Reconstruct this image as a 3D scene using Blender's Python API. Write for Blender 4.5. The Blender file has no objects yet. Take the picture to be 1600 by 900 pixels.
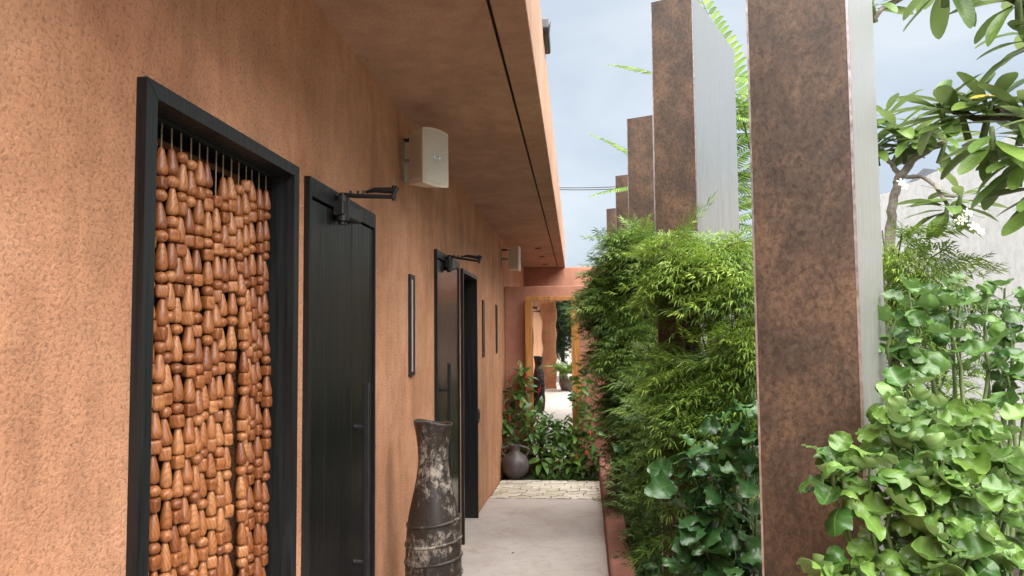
import bpy, bmesh, math, random
import numpy as np
from mathutils import Vector, Matrix

random.seed(7)
rng = np.random.default_rng(7)
scene = bpy.context.scene
col = scene.collection
R = math.radians

# ------------------------------------------------------------------ camera
CAM_Z = 1.6
YAW, PITCH, ROLL, FPX = .084, .0611, -.0091, 1156.0
_f = Vector((-math.sin(YAW)*math.cos(PITCH), math.cos(YAW)*math.cos(PITCH), math.sin(PITCH)))
_r = Vector((math.cos(YAW), math.sin(YAW), 0))
_u = _r.cross(_f)
CR = _r*math.cos(ROLL) + _u*math.sin(ROLL)
CU = -_r*math.sin(ROLL) + _u*math.cos(ROLL)
CF = _f
cam_data = bpy.data.cameras.new('camera')
cam = bpy.data.objects.new('camera', cam_data)
col.objects.link(cam)
m = Matrix.Identity(4)
for i in range(3):
    m[i][0], m[i][1], m[i][2] = CR[i], CU[i], -CF[i]
m[2][3] = CAM_Z
cam.matrix_world = m
cam_data.sensor_width = 36
cam_data.lens = 36*FPX/1600
cam_data.clip_start = .05
cam_data.clip_end = 2000
scene.camera = cam
def at(px, py, Y):
    """point of the place at depth Y along the passage, seen at a pixel of the 1600x900 photograph"""
    d = CF + CR*((px-800)/FPX) + CU*((450-py)/FPX)
    d = d*(Y/d.y)
    return Vector((d.x, d.y, d.z+CAM_Z))

# ------------------------------------------------------------------ light
SUN_EL, SUN_AZ = R(64), R(150)      # azimuth clockwise from +Y
EXPOSURE = 2.36
SUN_STRENGTH = 3.8
world = bpy.data.worlds.new('World')
scene.world = world
world.use_nodes = True
wt = world.node_tree
for n in list(wt.nodes): wt.nodes.remove(n)
w_out = wt.nodes.new('ShaderNodeOutputWorld')
w_bg = wt.nodes.new('ShaderNodeBackground')
w_sky = wt.nodes.new('ShaderNodeTexSky')
w_sky.sky_type = 'NISHITA'
w_sky.sun_disc = False
w_sky.sun_elevation = SUN_EL
w_sky.sun_rotation = SUN_AZ
w_sky.dust_density = 2.0
w_tc = wt.nodes.new('ShaderNodeTexCoord')
w_map = wt.nodes.new('ShaderNodeMapping')
w_map.inputs['Scale'].default_value = (1.6, 1.6, 4.2)
w_map.inputs['Location'].default_value = (.3, .1, .4)
w_n = wt.nodes.new('ShaderNodeTexNoise')
w_n.inputs['Scale'].default_value = 1.5
w_n.inputs['Detail'].default_value = 7
w_n.inputs['Roughness'].default_value = .52
w_n.inputs['Distortion'].default_value = .3
w_r = wt.nodes.new('ShaderNodeValToRGB')
w_r.color_ramp.elements[0].position = .33
w_r.color_ramp.elements[0].color = (2.15, 2.5, 2.92, 1)
w_r.color_ramp.elements[1].position = .66
w_r.color_ramp.elements[1].color = (3.3, 3.55, 3.75, 1)
w_mix = wt.nodes.new('ShaderNodeMix')
w_mix.data_type = 'RGBA'
w_mix.inputs['Factor'].default_value = .86
wt.links.new(w_tc.outputs['Generated'], w_map.inputs['Vector'])
wt.links.new(w_map.outputs['Vector'], w_n.inputs['Vector'])
wt.links.new(w_n.outputs['Fac'], w_r.inputs['Fac'])
wt.links.new(w_sky.outputs['Color'], w_mix.inputs['A'])
wt.links.new(w_r.outputs['Color'], w_mix.inputs['B'])
wt.links.new(w_mix.outputs['Result'], w_bg.inputs['Color'])
w_bg.inputs['Strength'].default_value = .05
wt.links.new(w_bg.outputs['Background'], w_out.inputs['Surface'])

sun_data = bpy.data.lights.new('sun', 'SUN')
sun_data.energy = SUN_STRENGTH
sun_data.angle = R(92)
sun_data.color = (1, .965, .92)
sun = bpy.data.objects.new('sun', sun_data)
col.objects.link(sun)
sd = Vector((math.sin(SUN_AZ)*math.cos(SUN_EL), math.cos(SUN_AZ)*math.cos(SUN_EL), math.sin(SUN_EL)))
sun.rotation_euler = sd.to_track_quat('Z', 'Y').to_euler()
sun.location = (6, 0, 12)
vs = scene.view_settings
vs.view_transform = 'Standard'
vs.look = 'None'
vs.gamma = 1
vs.exposure = EXPOSURE
vs.use_curve_mapping = False

# ------------------------------------------------------------------ material helpers
class NT:
    def __init__(self, name):
        self.mat = bpy.data.materials.new(name)
        self.mat.use_nodes = True
        self.t = self.mat.node_tree
        self.b = self.t.nodes['Principled BSDF']
        self.out = self.t.nodes['Material Output']
    def n(self, kind, **kw):
        nd = self.t.nodes.new(kind)
        for k, v in kw.items(): setattr(nd, k, v)
        return nd
    def l(self, a, b): self.t.links.new(a, b)
    def coord(self, scale=(1, 1, 1), rand=False, out='Object'):
        tc = self.n('ShaderNodeTexCoord')
        mp = self.n('ShaderNodeMapping')
        mp.inputs['Scale'].default_value = scale
        self.l(tc.outputs[out], mp.inputs['Vector'])
        if rand:
            oi = self.n('ShaderNodeObjectInfo')
            ml = self.n('ShaderNodeMath', operation='MULTIPLY')
            ml.inputs[1].default_value = 47.3
            self.l(oi.outputs['Random'], ml.inputs[0])
            self.l(ml.outputs[0], mp.inputs['Location'])
        return mp.outputs['Vector']
    def noise(self, vec, scale, detail=4, rough=.55, dist=0, out='Fac'):
        nd = self.n('ShaderNodeTexNoise')
        nd.inputs['Scale'].default_value = scale
        nd.inputs['Detail'].default_value = detail
        nd.inputs['Roughness'].default_value = rough
        nd.inputs['Distortion'].default_value = dist
        self.l(vec, nd.inputs['Vector'])
        return nd.outputs[out]
    def ramp(self, fac, stops):
        nd = self.n('ShaderNodeValToRGB')
        e = nd.color_ramp.elements
        while len(e) < len(stops): e.new(.5)
        for i, (p, c) in enumerate(stops):
            e[i].position = p
            e[i].color = (*c, 1) if len(c) == 3 else c
        self.l(fac, nd.inputs['Fac'])
        return nd.outputs['Color']
    def mix(self, a, b, fac, mode='MIX'):
        nd = self.n('ShaderNodeMix', data_type='RGBA', blend_type=mode)
        for k, v in (('A', a), ('B', b), ('Factor', fac)):
            if hasattr(v, 'links') or hasattr(v, 'is_linked'): self.l(v, nd.inputs[k])
            elif k == 'Factor': nd.inputs[k].default_value = v
            else: nd.inputs[k].default_value = (*v, 1)
        return nd.outputs['Result']
    def bump(self, h, strength, dist, prev=None):
        nd = self.n('ShaderNodeBump')
        nd.inputs['Strength'].default_value = strength
        nd.inputs['Distance'].default_value = dist
        self.l(h, nd.inputs['Height'])
        if prev is not None: self.l(prev, nd.inputs['Normal'])
        return nd.outputs['Normal']
    def fin(self, color=None, rough=None, normal=None, metal=0, spec=None, coat=0):
        b = self.b
        for v, k in ((color, 'Base Color'), (rough, 'Roughness'), (normal, 'Normal')):
            if v is None: continue
            if hasattr(v, 'is_linked'): self.l(v, b.inputs[k])
            elif k == 'Base Color': b.inputs[k].default_value = (*v, 1)
            else: b.inputs[k].default_value = v
        b.inputs['Metallic'].default_value = metal
        if spec is not None: b.inputs['Specular IOR Level'].default_value = spec
        if coat: b.inputs['Coat Weight'].default_value = coat; b.inputs['Coat Roughness'].default_value = .25
        return self.mat

def g3(v): return (v, v, v)

def mat_plaster(name, c1, c2, c3, bump=1.0, streak=.35):
    N = NT(name)
    v = N.coord()
    vs_ = N.coord((1, 1, .22))
    big = N.noise(v, 1.7, 6, .6, .4)
    c = N.ramp(big, [(.3, c1), (.52, c2), (.74, c3)])
    st = N.noise(vs_, 4.2, 7, .66, .3)
    stc = N.ramp(st, [(.38, g3(.58)), (.56, g3(1)), (.75, g3(1.12))])
    c = N.mix(c, stc, streak, 'MULTIPLY')
    wv = N.coord((1, 1.15, 1.25))
    grain = N.noise(wv, 88, 7, .66, .25)
    pit = N.ramp(grain, [(.36, g3(.36)), (.49, g3(1)), (1, g3(1.12))])
    c = N.mix(c, pit, .55*min(1, bump), 'MULTIPLY')
    patch = N.noise(v, 11, 5, .6)
    c = N.mix(c, N.ramp(patch, [(.35, g3(.78)), (.6, g3(1.06))]), .5, 'MULTIPLY')
    n1 = N.bump(N.noise(v, 7, 4, .6), .18*bump, .02)
    n2 = N.bump(grain, .8*bump, .010, n1)
    return N.fin(c, .93, n2, spec=.2)

M = {}
M['plaster'] = mat_plaster('terracotta_plaster', (.45, .212, .115), (.575, .295, .168), (.645, .355, .215), 1.0, .52)
M['soffit'] = mat_plaster('soffit_plaster', (.40, .245, .172), (.48, .30, .212), (.53, .335, .24), .6, .22)
M['plaster_red'] = mat_plaster('red_plaster', (.38, .175, .115), (.45, .22, .15), (.50, .26, .18), .5)
M['curb'] = mat_plaster('oxide_red_render', (.17, .07, .05), (.22, .095, .068), (.27, .12, .085), .4)

def mat_blackwood(name, rough, base=.010, rot=(1, 1, 1)):
    N = NT(name)
    v = N.coord((55, 55, 2.2), rand=True)
    g = N.noise(v, 1.0, 6, .6, .6)
    c = N.ramp(g, [(.3, (base*.5, base*.57, base*.64)), (.7, (base*1.6, base*1.9, base*2.05))])
    wear = N.noise(N.coord((9, 9, 1.2), rand=True), 2.0, 7, .7)
    c = N.mix(c, (.018, .021, .021), N.ramp(wear, [(.6, g3(0)), (.75, g3(.4))]))
    nb = N.bump(g, .35, .004)
    rr = N.ramp(g, [(.3, g3(rough*.75)), (.7, g3(rough*1.25))])
    return N.fin(c, rr, nb, spec=.38)
M['black_wood'] = mat_blackwood('black_stained_wood', .36, .003)
M['black_frame'] = mat_blackwood('black_frame_wood', .45, .0085)
M['black_gloss'] = mat_blackwood('black_lacquered_wood', .2, .006)

def simple(name, c, rough=.5, metal=0, bump_s=0, bump_d=.001, scale=40, var=.25, spec=.5):
    N = NT(name)
    v = N.coord()
    nz = N.noise(v, scale, 5, .6)
    cc = N.ramp(nz, [(.3, tuple(x*(1-var) for x in c)), (.7, tuple(min(1, x*(1+var)) for x in c))])
    nb = N.bump(nz, bump_s, bump_d) if bump_s else None
    rr = N.ramp(nz, [(.3, g3(max(.02, rough-.06))), (.7, g3(min(1, rough+.06)))])
    return N.fin(cc, rr, nb, metal, spec)
M['black_metal'] = simple('black_metal', (.012, .012, .013), .42, 0, .2, .001, 60)
M['interior'] = simple('dark_interior', (.006, .006, .006), .9)  # near-black so the rooms' lack of light sits in the colour
M['diffuser'] = simple('grey_diffuser', (.45, .42, .40), .4)
M['switch'] = simple('black_plastic', (.012, .012, .012), .35)
M['speaker'] = simple('cream_plastic', (.70, .63, .51), .5, 0, .1, .0006, 300, .05)
N = NT('speaker_grille')
vv = N.coord()
vor = N.n('ShaderNodeTexVoronoi'); vor.inputs['Scale'].default_value = 420
N.l(vv, vor.inputs['Vector'])
gc = N.ramp(vor.outputs['Distance'], [(.2, (.34, .31, .25)), (.5, (.66, .61, .51))])
M['grille'] = N.fin(gc, .5, N.bump(vor.outputs['Distance'], .3, .001), .25)
M['louvre'] = simple('cream_louvre', (.60, .52, .41), .55, var=.05)
M['badge'] = simple('chrome_badge', (.75, .75, .74), .25, 1)
M['bracket'] = simple('steel_bracket', (.35, .32, .28), .5, .6)
M['gutter'] = simple('dark_gutter', (.03, .035, .04), .4)
M['cord'] = simple('jute_cord', (.20, .15, .10), .9, 0, .5, .001, 300)
M['cable'] = simple('black_cable', (.02, .02, .02), .6)

# concrete path
N = NT('pale_concrete')
v = N.coord()
b1 = N.noise(v, 1.3, 7, .62, .5)
c = N.ramp(b1, [(.3, (.36, .30, .265)), (.5, (.43, .38, .348)), (.72, (.485, .44, .41))])
b2 = N.noise(v, 6, 8, .7, 1.2)
c = N.mix(c, N.ramp(b2, [(.32, (.70, .60, .54)), (.5, g3(1)), (.8, g3(1.08))]), .6, 'MULTIPLY')
b3 = N.noise(v, 160, 5, .7)
c = N.mix(c, N.ramp(b3, [(.3, g3(.8)), (.6, g3(1.03))]), .6, 'MULTIPLY')
vo = N.n('ShaderNodeTexVoronoi'); vo.inputs['Scale'].default_value = 9; N.l(v, vo.inputs['Vector'])
c = N.mix(c, (.16, .13, .11), N.ramp(vo.outputs['Distance'], [(.0, g3(.8)), (.035, g3(0))]))
M['concrete'] = N.fin(c, N.ramp(b2, [(.3, g3(.55)), (.7, g3(.75))]), N.bump(b3, .25, .003, N.bump(b2, .15, .01)), spec=.35)
# pavers
N = NT('sandstone_paver')
oi = N.n('ShaderNodeObjectInfo')
v = N.coord(rand=True)
c = N.ramp(oi.outputs['Random'], [(0, (.40, .355, .275)), (.5, (.49, .445, .365)), (1, (.56, .52, .45))])
pz = N.noise(v, 9, 6, .65)
c = N.mix(c, N.ramp(pz, [(.3, g3(.68)), (.65, g3(1.1))]), .7, 'MULTIPLY')
M['paver'] = N.fin(c, .8, N.bump(N.noise(v, 70, 5, .7), .5, .004), spec=.25)
M['joint'] = simple('dark_joint_sand', (.17, .135, .09), .95, 0, .5, .004, 90)
M['soil'] = simple('dark_soil', (.035, .024, .017), .95, 0, .9, .03, 25, .5)
M['ground'] = simple('yard_gravel', (.20, .17, .14), .95, 0, .6, .02, 30, .35)

# rust-look cladding
N = NT('rust_brown_cladding')
v = N.coord((1, 1, .75), rand=True)
a = N.noise(v, 4.2, 8, .66, .6)
c = N.ramp(a, [(.28, (.021, .014, .009)), (.45, (.050, .030, .019)), (.60, (.088, .050, .029)), (.8, (.135, .076, .043))])
b = N.noise(v, 85, 7, .76, .5)
c = N.mix(c, N.ramp(b, [(.36, g3(.28)), (.5, g3(.95)), (.68, g3(1.7))]), .85, 'MULTIPLY')
sp = N.noise(v, 15, 6, .7)
c = N.mix(c, N.ramp(sp, [(.35, g3(.66)), (.65, g3(1.25))]), .6, 'MULTIPLY')
M['rust'] = N.fin(c, N.ramp(b, [(.3, g3(.42)), (.7, g3(.62))]), N.bump(b, .3, .002), spec=.45)
# brushed grey metal
N = NT('brushed_grey_metal')
v = N.coord((60, 60, 1.0), rand=True)
s1 = N.noise(v, 1.2, 6, .6)
v2 = N.coord((7, 7, 1.3), rand=True)
s2 = N.noise(v2, 1.6, 7, .6, 1.2)
c = N.ramp(s2, [(.3, (.40, .40, .39)), (.7, (.54, .54, .52))])
c = N.mix(c, N.ramp(s1, [(.3, g3(.95)), (.7, g3(1.03))]), .6, 'MULTIPLY')
N.b.inputs['Anisotropic'].default_value = .5
M['brushed'] = N.fin(c, N.ramp(s2, [(.3, g3(.42)), (.7, g3(.34))]), N.bump(s1, .015, .001), 1)
M['trim'] = simple('aluminium_trim', (.42, .40, .42), .35, .9)

# wood of the beads
N = NT('varnished_bead_wood')
oi = N.n('ShaderNodeObjectInfo')
v = N.coord((1, 1, .33), rand=True)
wv = N.n('ShaderNodeTexWave', wave_type='RINGS', rings_direction='Y')
wv.inputs['Scale'].default_value = 60
wv.inputs['Distortion'].default_value = 5.5
wv.inputs['Detail'].default_value = 3
wv.inputs['Detail Scale'].default_value = 1.4
N.l(v, wv.inputs['Vector'])
base = N.ramp(oi.outputs['Random'], [(0, (.19, .058, .018)), (.3, (.285, .098, .029)), (.7, (.35, .132, .043)), (1, (.41, .175, .066))])
c = N.mix(base, N.ramp(wv.outputs['Fac'], [(.1, (.60, .48, .40)), (.6, g3(1.05))]), .6, 'MULTIPLY')
fine = N.noise(N.coord((260, 260, 14), rand=True), 1, 4, .6)
c = N.mix(c, N.ramp(fine, [(.35, g3(.6)), (.6, g3(1.06))]), .6, 'MULTIPLY')
M['bead'] = N.fin(c, .43, N.bump(fine, .25, .001), spec=.45, coat=.08)
# teak
N = NT('oiled_teak')
v = N.coord((26, 26, 1.2), rand=True)
g = N.noise(v, 1.0, 6, .6, .9)
c = N.ramp(g, [(.28, (.20, .075, .018)), (.5, (.40, .175, .045)), (.75, (.55, .27, .085))])
M['teak'] = N.fin(c, .42, N.bump(g, .2, .003))
# mirror
N = NT('old_mirror')
v = N.coord()
wz = N.noise(v, 2.3, 2, .4)
M['mirror'] = N.fin((.86, .87, .86), .015, N.bump(wz, .022, .05), 1)
# fired vases
def mat_pot(name, dark, light, lo, hi, sc):
    N = NT(name)
    v = N.coord()
    g = N.noise(v, 5, 7, .6, .6)
    c = N.ramp(g, [(.3, tuple(x*.55 for x in dark)), (.7, tuple(x*1.5 for x in dark))])
    p = N.noise(N.coord((1, 1, .7)), sc, 9, .82, .2)
    q = N.noise(v, 3.6, 4, .55, .4)
    pm = N.mix(p, q, .5)
    sep = N.ramp(pm, [(lo, g3(0)), (hi, g3(1))])
    c = N.mix(c, light, sep)
    h = N.mix(N.noise(v, 60, 6, .7), sep, .6)
    return N.fin(c, N.ramp(sep, [(0, g3(.42)), (1, g3(.85))]), N.bump(h, .5, .004), spec=.4)
M['vase'] = mat_pot('weathered_dark_clay', (.032, .024, .020), (.38, .33, .27), .525, .60, 42)
M['amphora'] = mat_pot('smoked_clay', (.075, .062, .062), (.26, .23, .19), .60, .68, 9)
M['terracotta_pot'] = mat_pot('grey_clay_pot', (.10, .085, .075), (.3, .27, .23), .58, .66, 9)
M['white_wall'] = mat_plaster('white_painted_render', (.78, .78, .77), (.83, .83, .82), (.87, .87, .86), .4, .12)
M['stone'] = simple('grey_stone', (.22, .215, .21), .85, 0, .6, .006, 30)
M['slat'] = simple('orange_timber_slat', (.36, .12, .05), .7, 0, .2, .002, 30)
M['shade_cloth'] = simple('dark_shade_cloth', (.035, .04, .05), .9)

def add_translucent(N, color, fac):
    tr = N.n('ShaderNodeBsdfTranslucent')
    if hasattr(color, 'is_linked'): N.l(color, tr.inputs['Color'])
    else: tr.inputs['Color'].default_value = (*color, 1)
    mx = N.n('ShaderNodeMixShader')
    mx.inputs['Fac'].default_value = fac
    N.l(N.b.outputs[0], mx.inputs[1]); N.l(tr.outputs[0], mx.inputs[2])
    N.l(mx.outputs[0], N.out.inputs['Surface'])

def mat_foliage(name, stops, rough=.45, trans=.28):
    """joined fine foliage: 'tint' is a per-leaf random value stored on the mesh"""
    N = NT(name)
    a = N.n('ShaderNodeAttribute'); a.attribute_name = 'tint'
    c = N.ramp(a.outputs['Fac'], stops)
    add_translucent(N, N.mix(c, (.95, 1.0, .35), .35, 'MULTIPLY') if False else c, trans)
    return N.fin(c, rough, None, spec=.4)
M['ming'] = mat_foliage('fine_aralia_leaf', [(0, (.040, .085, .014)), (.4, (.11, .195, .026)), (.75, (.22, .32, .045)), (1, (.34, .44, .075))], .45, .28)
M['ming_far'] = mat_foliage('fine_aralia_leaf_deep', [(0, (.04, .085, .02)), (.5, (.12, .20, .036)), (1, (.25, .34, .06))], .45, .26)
M['pinnate'] = mat_foliage('pinnate_leaf', [(0, (.05, .11, .02)), (.5, (.12, .22, .035)), (1, (.24, .34, .05))], .5, .4)
M['dark_tree'] = mat_foliage('dark_tree_leaf', [(0, (.018, .042, .014)), (1, (.05, .105, .03))], .5, .15)
M['palm'] = mat_foliage('palm_leaf', [(0, (.06, .13, .025)), (1, (.18, .29, .055))], .45, .25)
M['tuft'] = mat_foliage('strap_leaf', [(0, (.03, .075, .02)), (1, (.10, .19, .04))], .4, .2)

def mat_leaf(name, c_lo, c_hi, edge=None, e0=.7, e1=.92, rough=.3, vein=None, trans=.2, vein_n=9, under=None):
    """single leaves: UV.x along the leaf, UV.y across (0..1, midrib at .5)"""
    N = NT(name)
    oi = N.n('ShaderNodeObjectInfo')
    c = N.mix(c_lo, c_hi, oi.outputs['Random'])
    uv = N.n('ShaderNodeUVMap')
    sx = N.n('ShaderNodeSeparateXYZ'); N.l(uv.outputs['UV'], sx.inputs[0])
    ab = N.n('ShaderNodeMath', operation='MULTIPLY_ADD'); ab.inputs[1].default_value = 2; ab.inputs[2].default_value = -1
    N.l(sx.outputs['Y'], ab.inputs[0])
    t = N.n('ShaderNodeMath', operation='ABSOLUTE'); N.l(ab.outputs[0], t.inputs[0])
    nz = N.noise(N.coord(rand=True), 45, 4, .6)
    c = N.mix(c, N.ramp(nz, [(.3, g3(.75)), (.7, g3(1.15))]), .6, 'MULTIPLY')
    # side veins slant towards the tip
    vv = N.n('ShaderNodeMath', operation='MULTIPLY_ADD'); vv.inputs[1].default_value = -.13
    N.l(t.outputs[0], vv.inputs[0]); N.l(sx.outputs['X'], vv.inputs[2])
    fr = N.n('ShaderNodeMath', operation='PINGPONG'); fr.inputs[1].default_value = .5/vein_n
    N.l(vv.outputs[0], fr.inputs[0])
    sc = N.n('ShaderNodeMath', operation='MULTIPLY'); sc.inputs[1].default_value = vein_n*2
    N.l(fr.outputs[0], sc.inputs[0])
    if vein:
        c = N.mix(c, vein, N.ramp(sc.outputs[0], [(0, g3(.28)), (.10, g3(0))]))
        c = N.mix(c, vein, N.ramp(t.outputs[0], [(0, g3(.8)), (.07, g3(0))]))
    if edge:
        wob = N.n('ShaderNodeMath', operation='MULTIPLY_ADD'); wob.inputs[1].default_value = .35
        N.l(nz, wob.inputs[0]); N.l(t.outputs[0], wob.inputs[2])
        c = N.mix(c, edge, N.ramp(wob.outputs[0], [(e0+.17, g3(0)), (e1+.17, g3(1))]))
    if under:
        ge = N.n('ShaderNodeNewGeometry')
        c = N.mix(c, under, ge.outputs['Backfacing'])
    add_translucent(N, c, trans)
    nb = N.bump(sc.outputs[0], .16, .002)
    return N.fin(c, rough, nb, spec=.45)
M['leaf_fabian'] = mat_leaf('cupped_leaf', (.036, .10, .018), (.13, .225, .04), (.36, .45, .19), .86, 1.02, .38, (.15, .26, .07), .22, 5, (.16, .25, .08))
M['leaf_fabian2'] = mat_leaf('cupped_leaf_deep', (.022, .068, .014), (.085, .17, .028), (.24, .33, .10), .88, 1.05, .36, (.12, .22, .05), .22, 5, (.12, .22, .06))
M['leaf_lobed'] = mat_leaf('glossy_lobed_leaf', (.02, .07, .02), (.05, .13, .032), None, rough=.36, vein=(.08, .17, .05), trans=.08, vein_n=5)
M['leaf_penta'] = mat_leaf('soft_oval_leaf', (.035, .10, .026), (.13, .24, .04), None, rough=.38, vein=(.13, .22, .07), trans=.2, vein_n=8)
M['leaf_plum'] = mat_leaf('long_leathery_leaf', (.10, .185, .045), (.20, .31, .06), None, rough=.33, vein=(.24, .34, .11), trans=.45, vein_n=14, under=(.13, .18, .06))
M['leaf_yellow'] = simple('yellowed_leaf', (.45, .26, .03), .5)
M['leaf_elephant'] = mat_leaf('broad_leaf', (.03, .09, .03), (.05, .12, .035), None, rough=.35, vein=(.1, .2, .07), vein_n=7)
M['stem_green'] = simple('green_stem', (.10, .14, .045), .6, 0, .2, .002, 60)
M['stem_brown'] = simple('brown_stem', (.075, .055, .035), .8, 0, .5, .004, 50)
M['bark'] = simple('pale_grey_bark', (.23, .20, .17), .85, 0, .8, .006, 45, .4)
M['bark_dark'] = simple('dark_bark', (.055, .042, .033), .9, 0, .9, .01, 35, .45)
M['red_flower'] = simple('red_petal', (.42, .018, .03), .5)
M['white_petal'] = simple('white_petal', (.56, .56, .52), .5, var=.05)
M['yellow_eye'] = simple('yellow_flower_eye', (.75, .48, .04), .5)

# ------------------------------------------------------------------ mesh helpers
class MB:
    def __init__(self): self.v = []; self.f = []; self.s = []
    def add(self, vs, fs, smooth=False):
        o = len(self.v)
        self.v += [Vector(p) for p in vs]
        self.f += [tuple(i+o for i in f) for f in fs]
        self.s += [smooth]*len(fs)
        return self
    def box(self, a, b, bev=0):
        (x0, y0, z0), (x1, y1, z1) = a, b
        x0, x1 = sorted((x0, x1)); y0, y1 = sorted((y0, y1)); z0, z1 = sorted((z0, z1))
        if bev:
            bm = bmesh.new()
            bmesh.ops.create_cube(bm, size=1)
            for q in bm.verts:
                q.co = Vector(((x0+x1)/2+q.co.x*(x1-x0), (y0+y1)/2+q.co.y*(y1-y0), (z0+z1)/2+q.co.z*(z1-z0)))
            bmesh.ops.bevel(bm, geom=bm.edges[:], offset=bev, segments=2, profile=.5, affect='EDGES')
            bm.verts.index_update()
            self.add([q.co.copy() for q in bm.verts], [[q.index for q in f.verts] for f in bm.faces])
            bm.free()
            return self
        vs = [(x0, y0, z0), (x1, y0, z0), (x1, y1, z0), (x0, y1, z0), (x0, y0, z1), (x1, y0, z1), (x1, y1, z1), (x0, y1, z1)]
        return self.add(vs, [(0, 3, 2, 1), (4, 5, 6, 7), (0, 1, 5, 4), (1, 2, 6, 5), (2, 3, 7, 6), (3, 0, 4, 7)])
    def prism(self, poly, vec):
        """polygon of 3-D points extruded along vec"""
        n = len(poly); poly = [Vector(p) for p in poly]; vec = Vector(vec)
        vs = poly + [p+vec for p in poly]
        nrm = Vector((0, 0, 0))
        for i in range(n): nrm += poly[i].cross(poly[(i+1) % n])
        fl = nrm.dot(vec) > 0
        fs = [tuple(range(n)), tuple(range(2*n-1, n-1, -1))]
        fs += [(i, i+n, (i+1) % n+n, (i+1) % n) for i in range(n)]
        if fl: fs = [tuple(reversed(f)) for f in fs]
        return self.add(vs, fs)
    def tube(self, pts, rad, seg=8, cap=True):
        pts = [Vector(p) for p in pts]; n = len(pts)
        if not hasattr(rad, '__len__'): rad = [rad]*n
        vs = []; fs = []
        t0 = (pts[1]-pts[0]).normalized()
        a = t0.orthogonal().normalized()
        for i in range(n):
            t = (pts[min(i+1, n-1)]-pts[max(i-1, 0)]).normalized()
            a = (a - t*a.dot(t))
            a = a.normalized() if a.length > 1e-6 else t.orthogonal().normalized()
            b = t.cross(a)
            for k in range(seg):
                an = 2*math.pi*k/seg
                vs.append(pts[i] + (a*math.cos(an)+b*math.sin(an))*rad[i])
        for i in range(n-1):
            for k in range(seg):
                k2 = (k+1) % seg
                fs.append((i*seg+k, i*seg+k2, (i+1)*seg+k2, (i+1)*seg+k))
        self.add(vs, fs, True)
        if cap:
            self.add(vs[:seg], [tuple(reversed(range(seg)))]); self.add(vs[-seg:], [tuple(range(seg))])
        return self
    def lathe(self, prof, seg=32, cx=0, cy=0, wob=None):
        """prof: (r, z); open at both ends unless r is 0"""
        vs = []; fs = []; n = len(prof)
        for i, (r, z) in enumerate(prof):
            for k in range(seg):
                a = 2*math.pi*k/seg
                dx, dy, dz = (0, 0, 0)
                rr = r
                if wob: rr, dz = wob(r, z, a, i)
                vs.append((cx+rr*math.cos(a), cy+rr*math.sin(a), z+dz))
        for i in range(n-1):
            for k in range(seg):
                k2 = (k+1) % seg
                fs.append((i*seg+k, i*seg+k2, (i+1)*seg+k2, (i+1)*seg+k))
        return self.add(vs, fs, True)
    def mesh(self, name, origin=(0, 0, 0)):
        o = Vector(origin)
        me = bpy.data.meshes.new(name)
        me.from_pydata([tuple(p-o) for p in self.v], [], self.f)
        me.polygons.foreach_set('use_smooth', self.s)
        me.update()
        return me
    def build(self, name, mat, parent=None, origin=(0, 0, 0)):
        return link(name, self.mesh(name, origin), mat, parent)

def link(name, me, mat, parent=None):
    if mat is not None and not me.materials: me.materials.append(M[mat] if isinstance(mat, str) else mat)
    o = bpy.data.objects.new(name, me)
    col.objects.link(o)
    if parent is not None: o.parent = parent
    return o
def tag(o, label=None, cat=None, group=None, kind=None):
    if label: o['label'] = label
    if cat: o['category'] = cat
    if group: o['group'] = group
    if kind: o['kind'] = kind
    return o
def thing(name, loc, label, cat, group=None):
    o = bpy.data.objects.new(name, None)
    o.empty_display_size = .1
    col.objects.link(o)
    o.location = loc
    return tag(o, label, cat, group)
def struct(name, mb, mat, parent=None):
    o = mb.build(name, mat, parent)
    if parent is None: o['kind'] = 'structure'
    return o

# ------------------------------------------------------------------ setting: ground
WX = -.88                      # face of the long wall
def floor_z(y):
    return 0 if y < 6.5 else -(y-6.5)*.0415
def curb_x(y): return .122 + .0153*y

b = MB(); b.add([(-400, -400, -.42), (400, -400, -.42), (400, 400, -.42), (-400, 400, -.42)], [(0, 1, 2, 3)])
struct('ground', b, 'ground')
b = MB()
ys = [-9, -6, -3, 0, 2, 4, 5, 6, 6.5, 7, 7.43]
vs_ = []; fs_ = []
for i, y in enumerate(ys):
    vs_ += [(-1.3, y, floor_z(y)), (curb_x(y)+.1, y, floor_z(y)), (-1.3, y, floor_z(y)-.3), (curb_x(y)+.1, y, floor_z(y)-.3)]
    if i:
        o = 4*i-4
        fs_ += [(o, o+1, o+5, o+4), (o+2, o+6, o+7, o+3), (o, o+4, o+6, o+2), (o+1, o+3, o+7, o+5)]
n = 4*(len(ys)-1)
fs_ += [(n, n+1, n+3, n+2), (0, 2, 3, 1)]
b.add(vs_, fs_)
struct('path', b, 'concrete')

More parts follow.
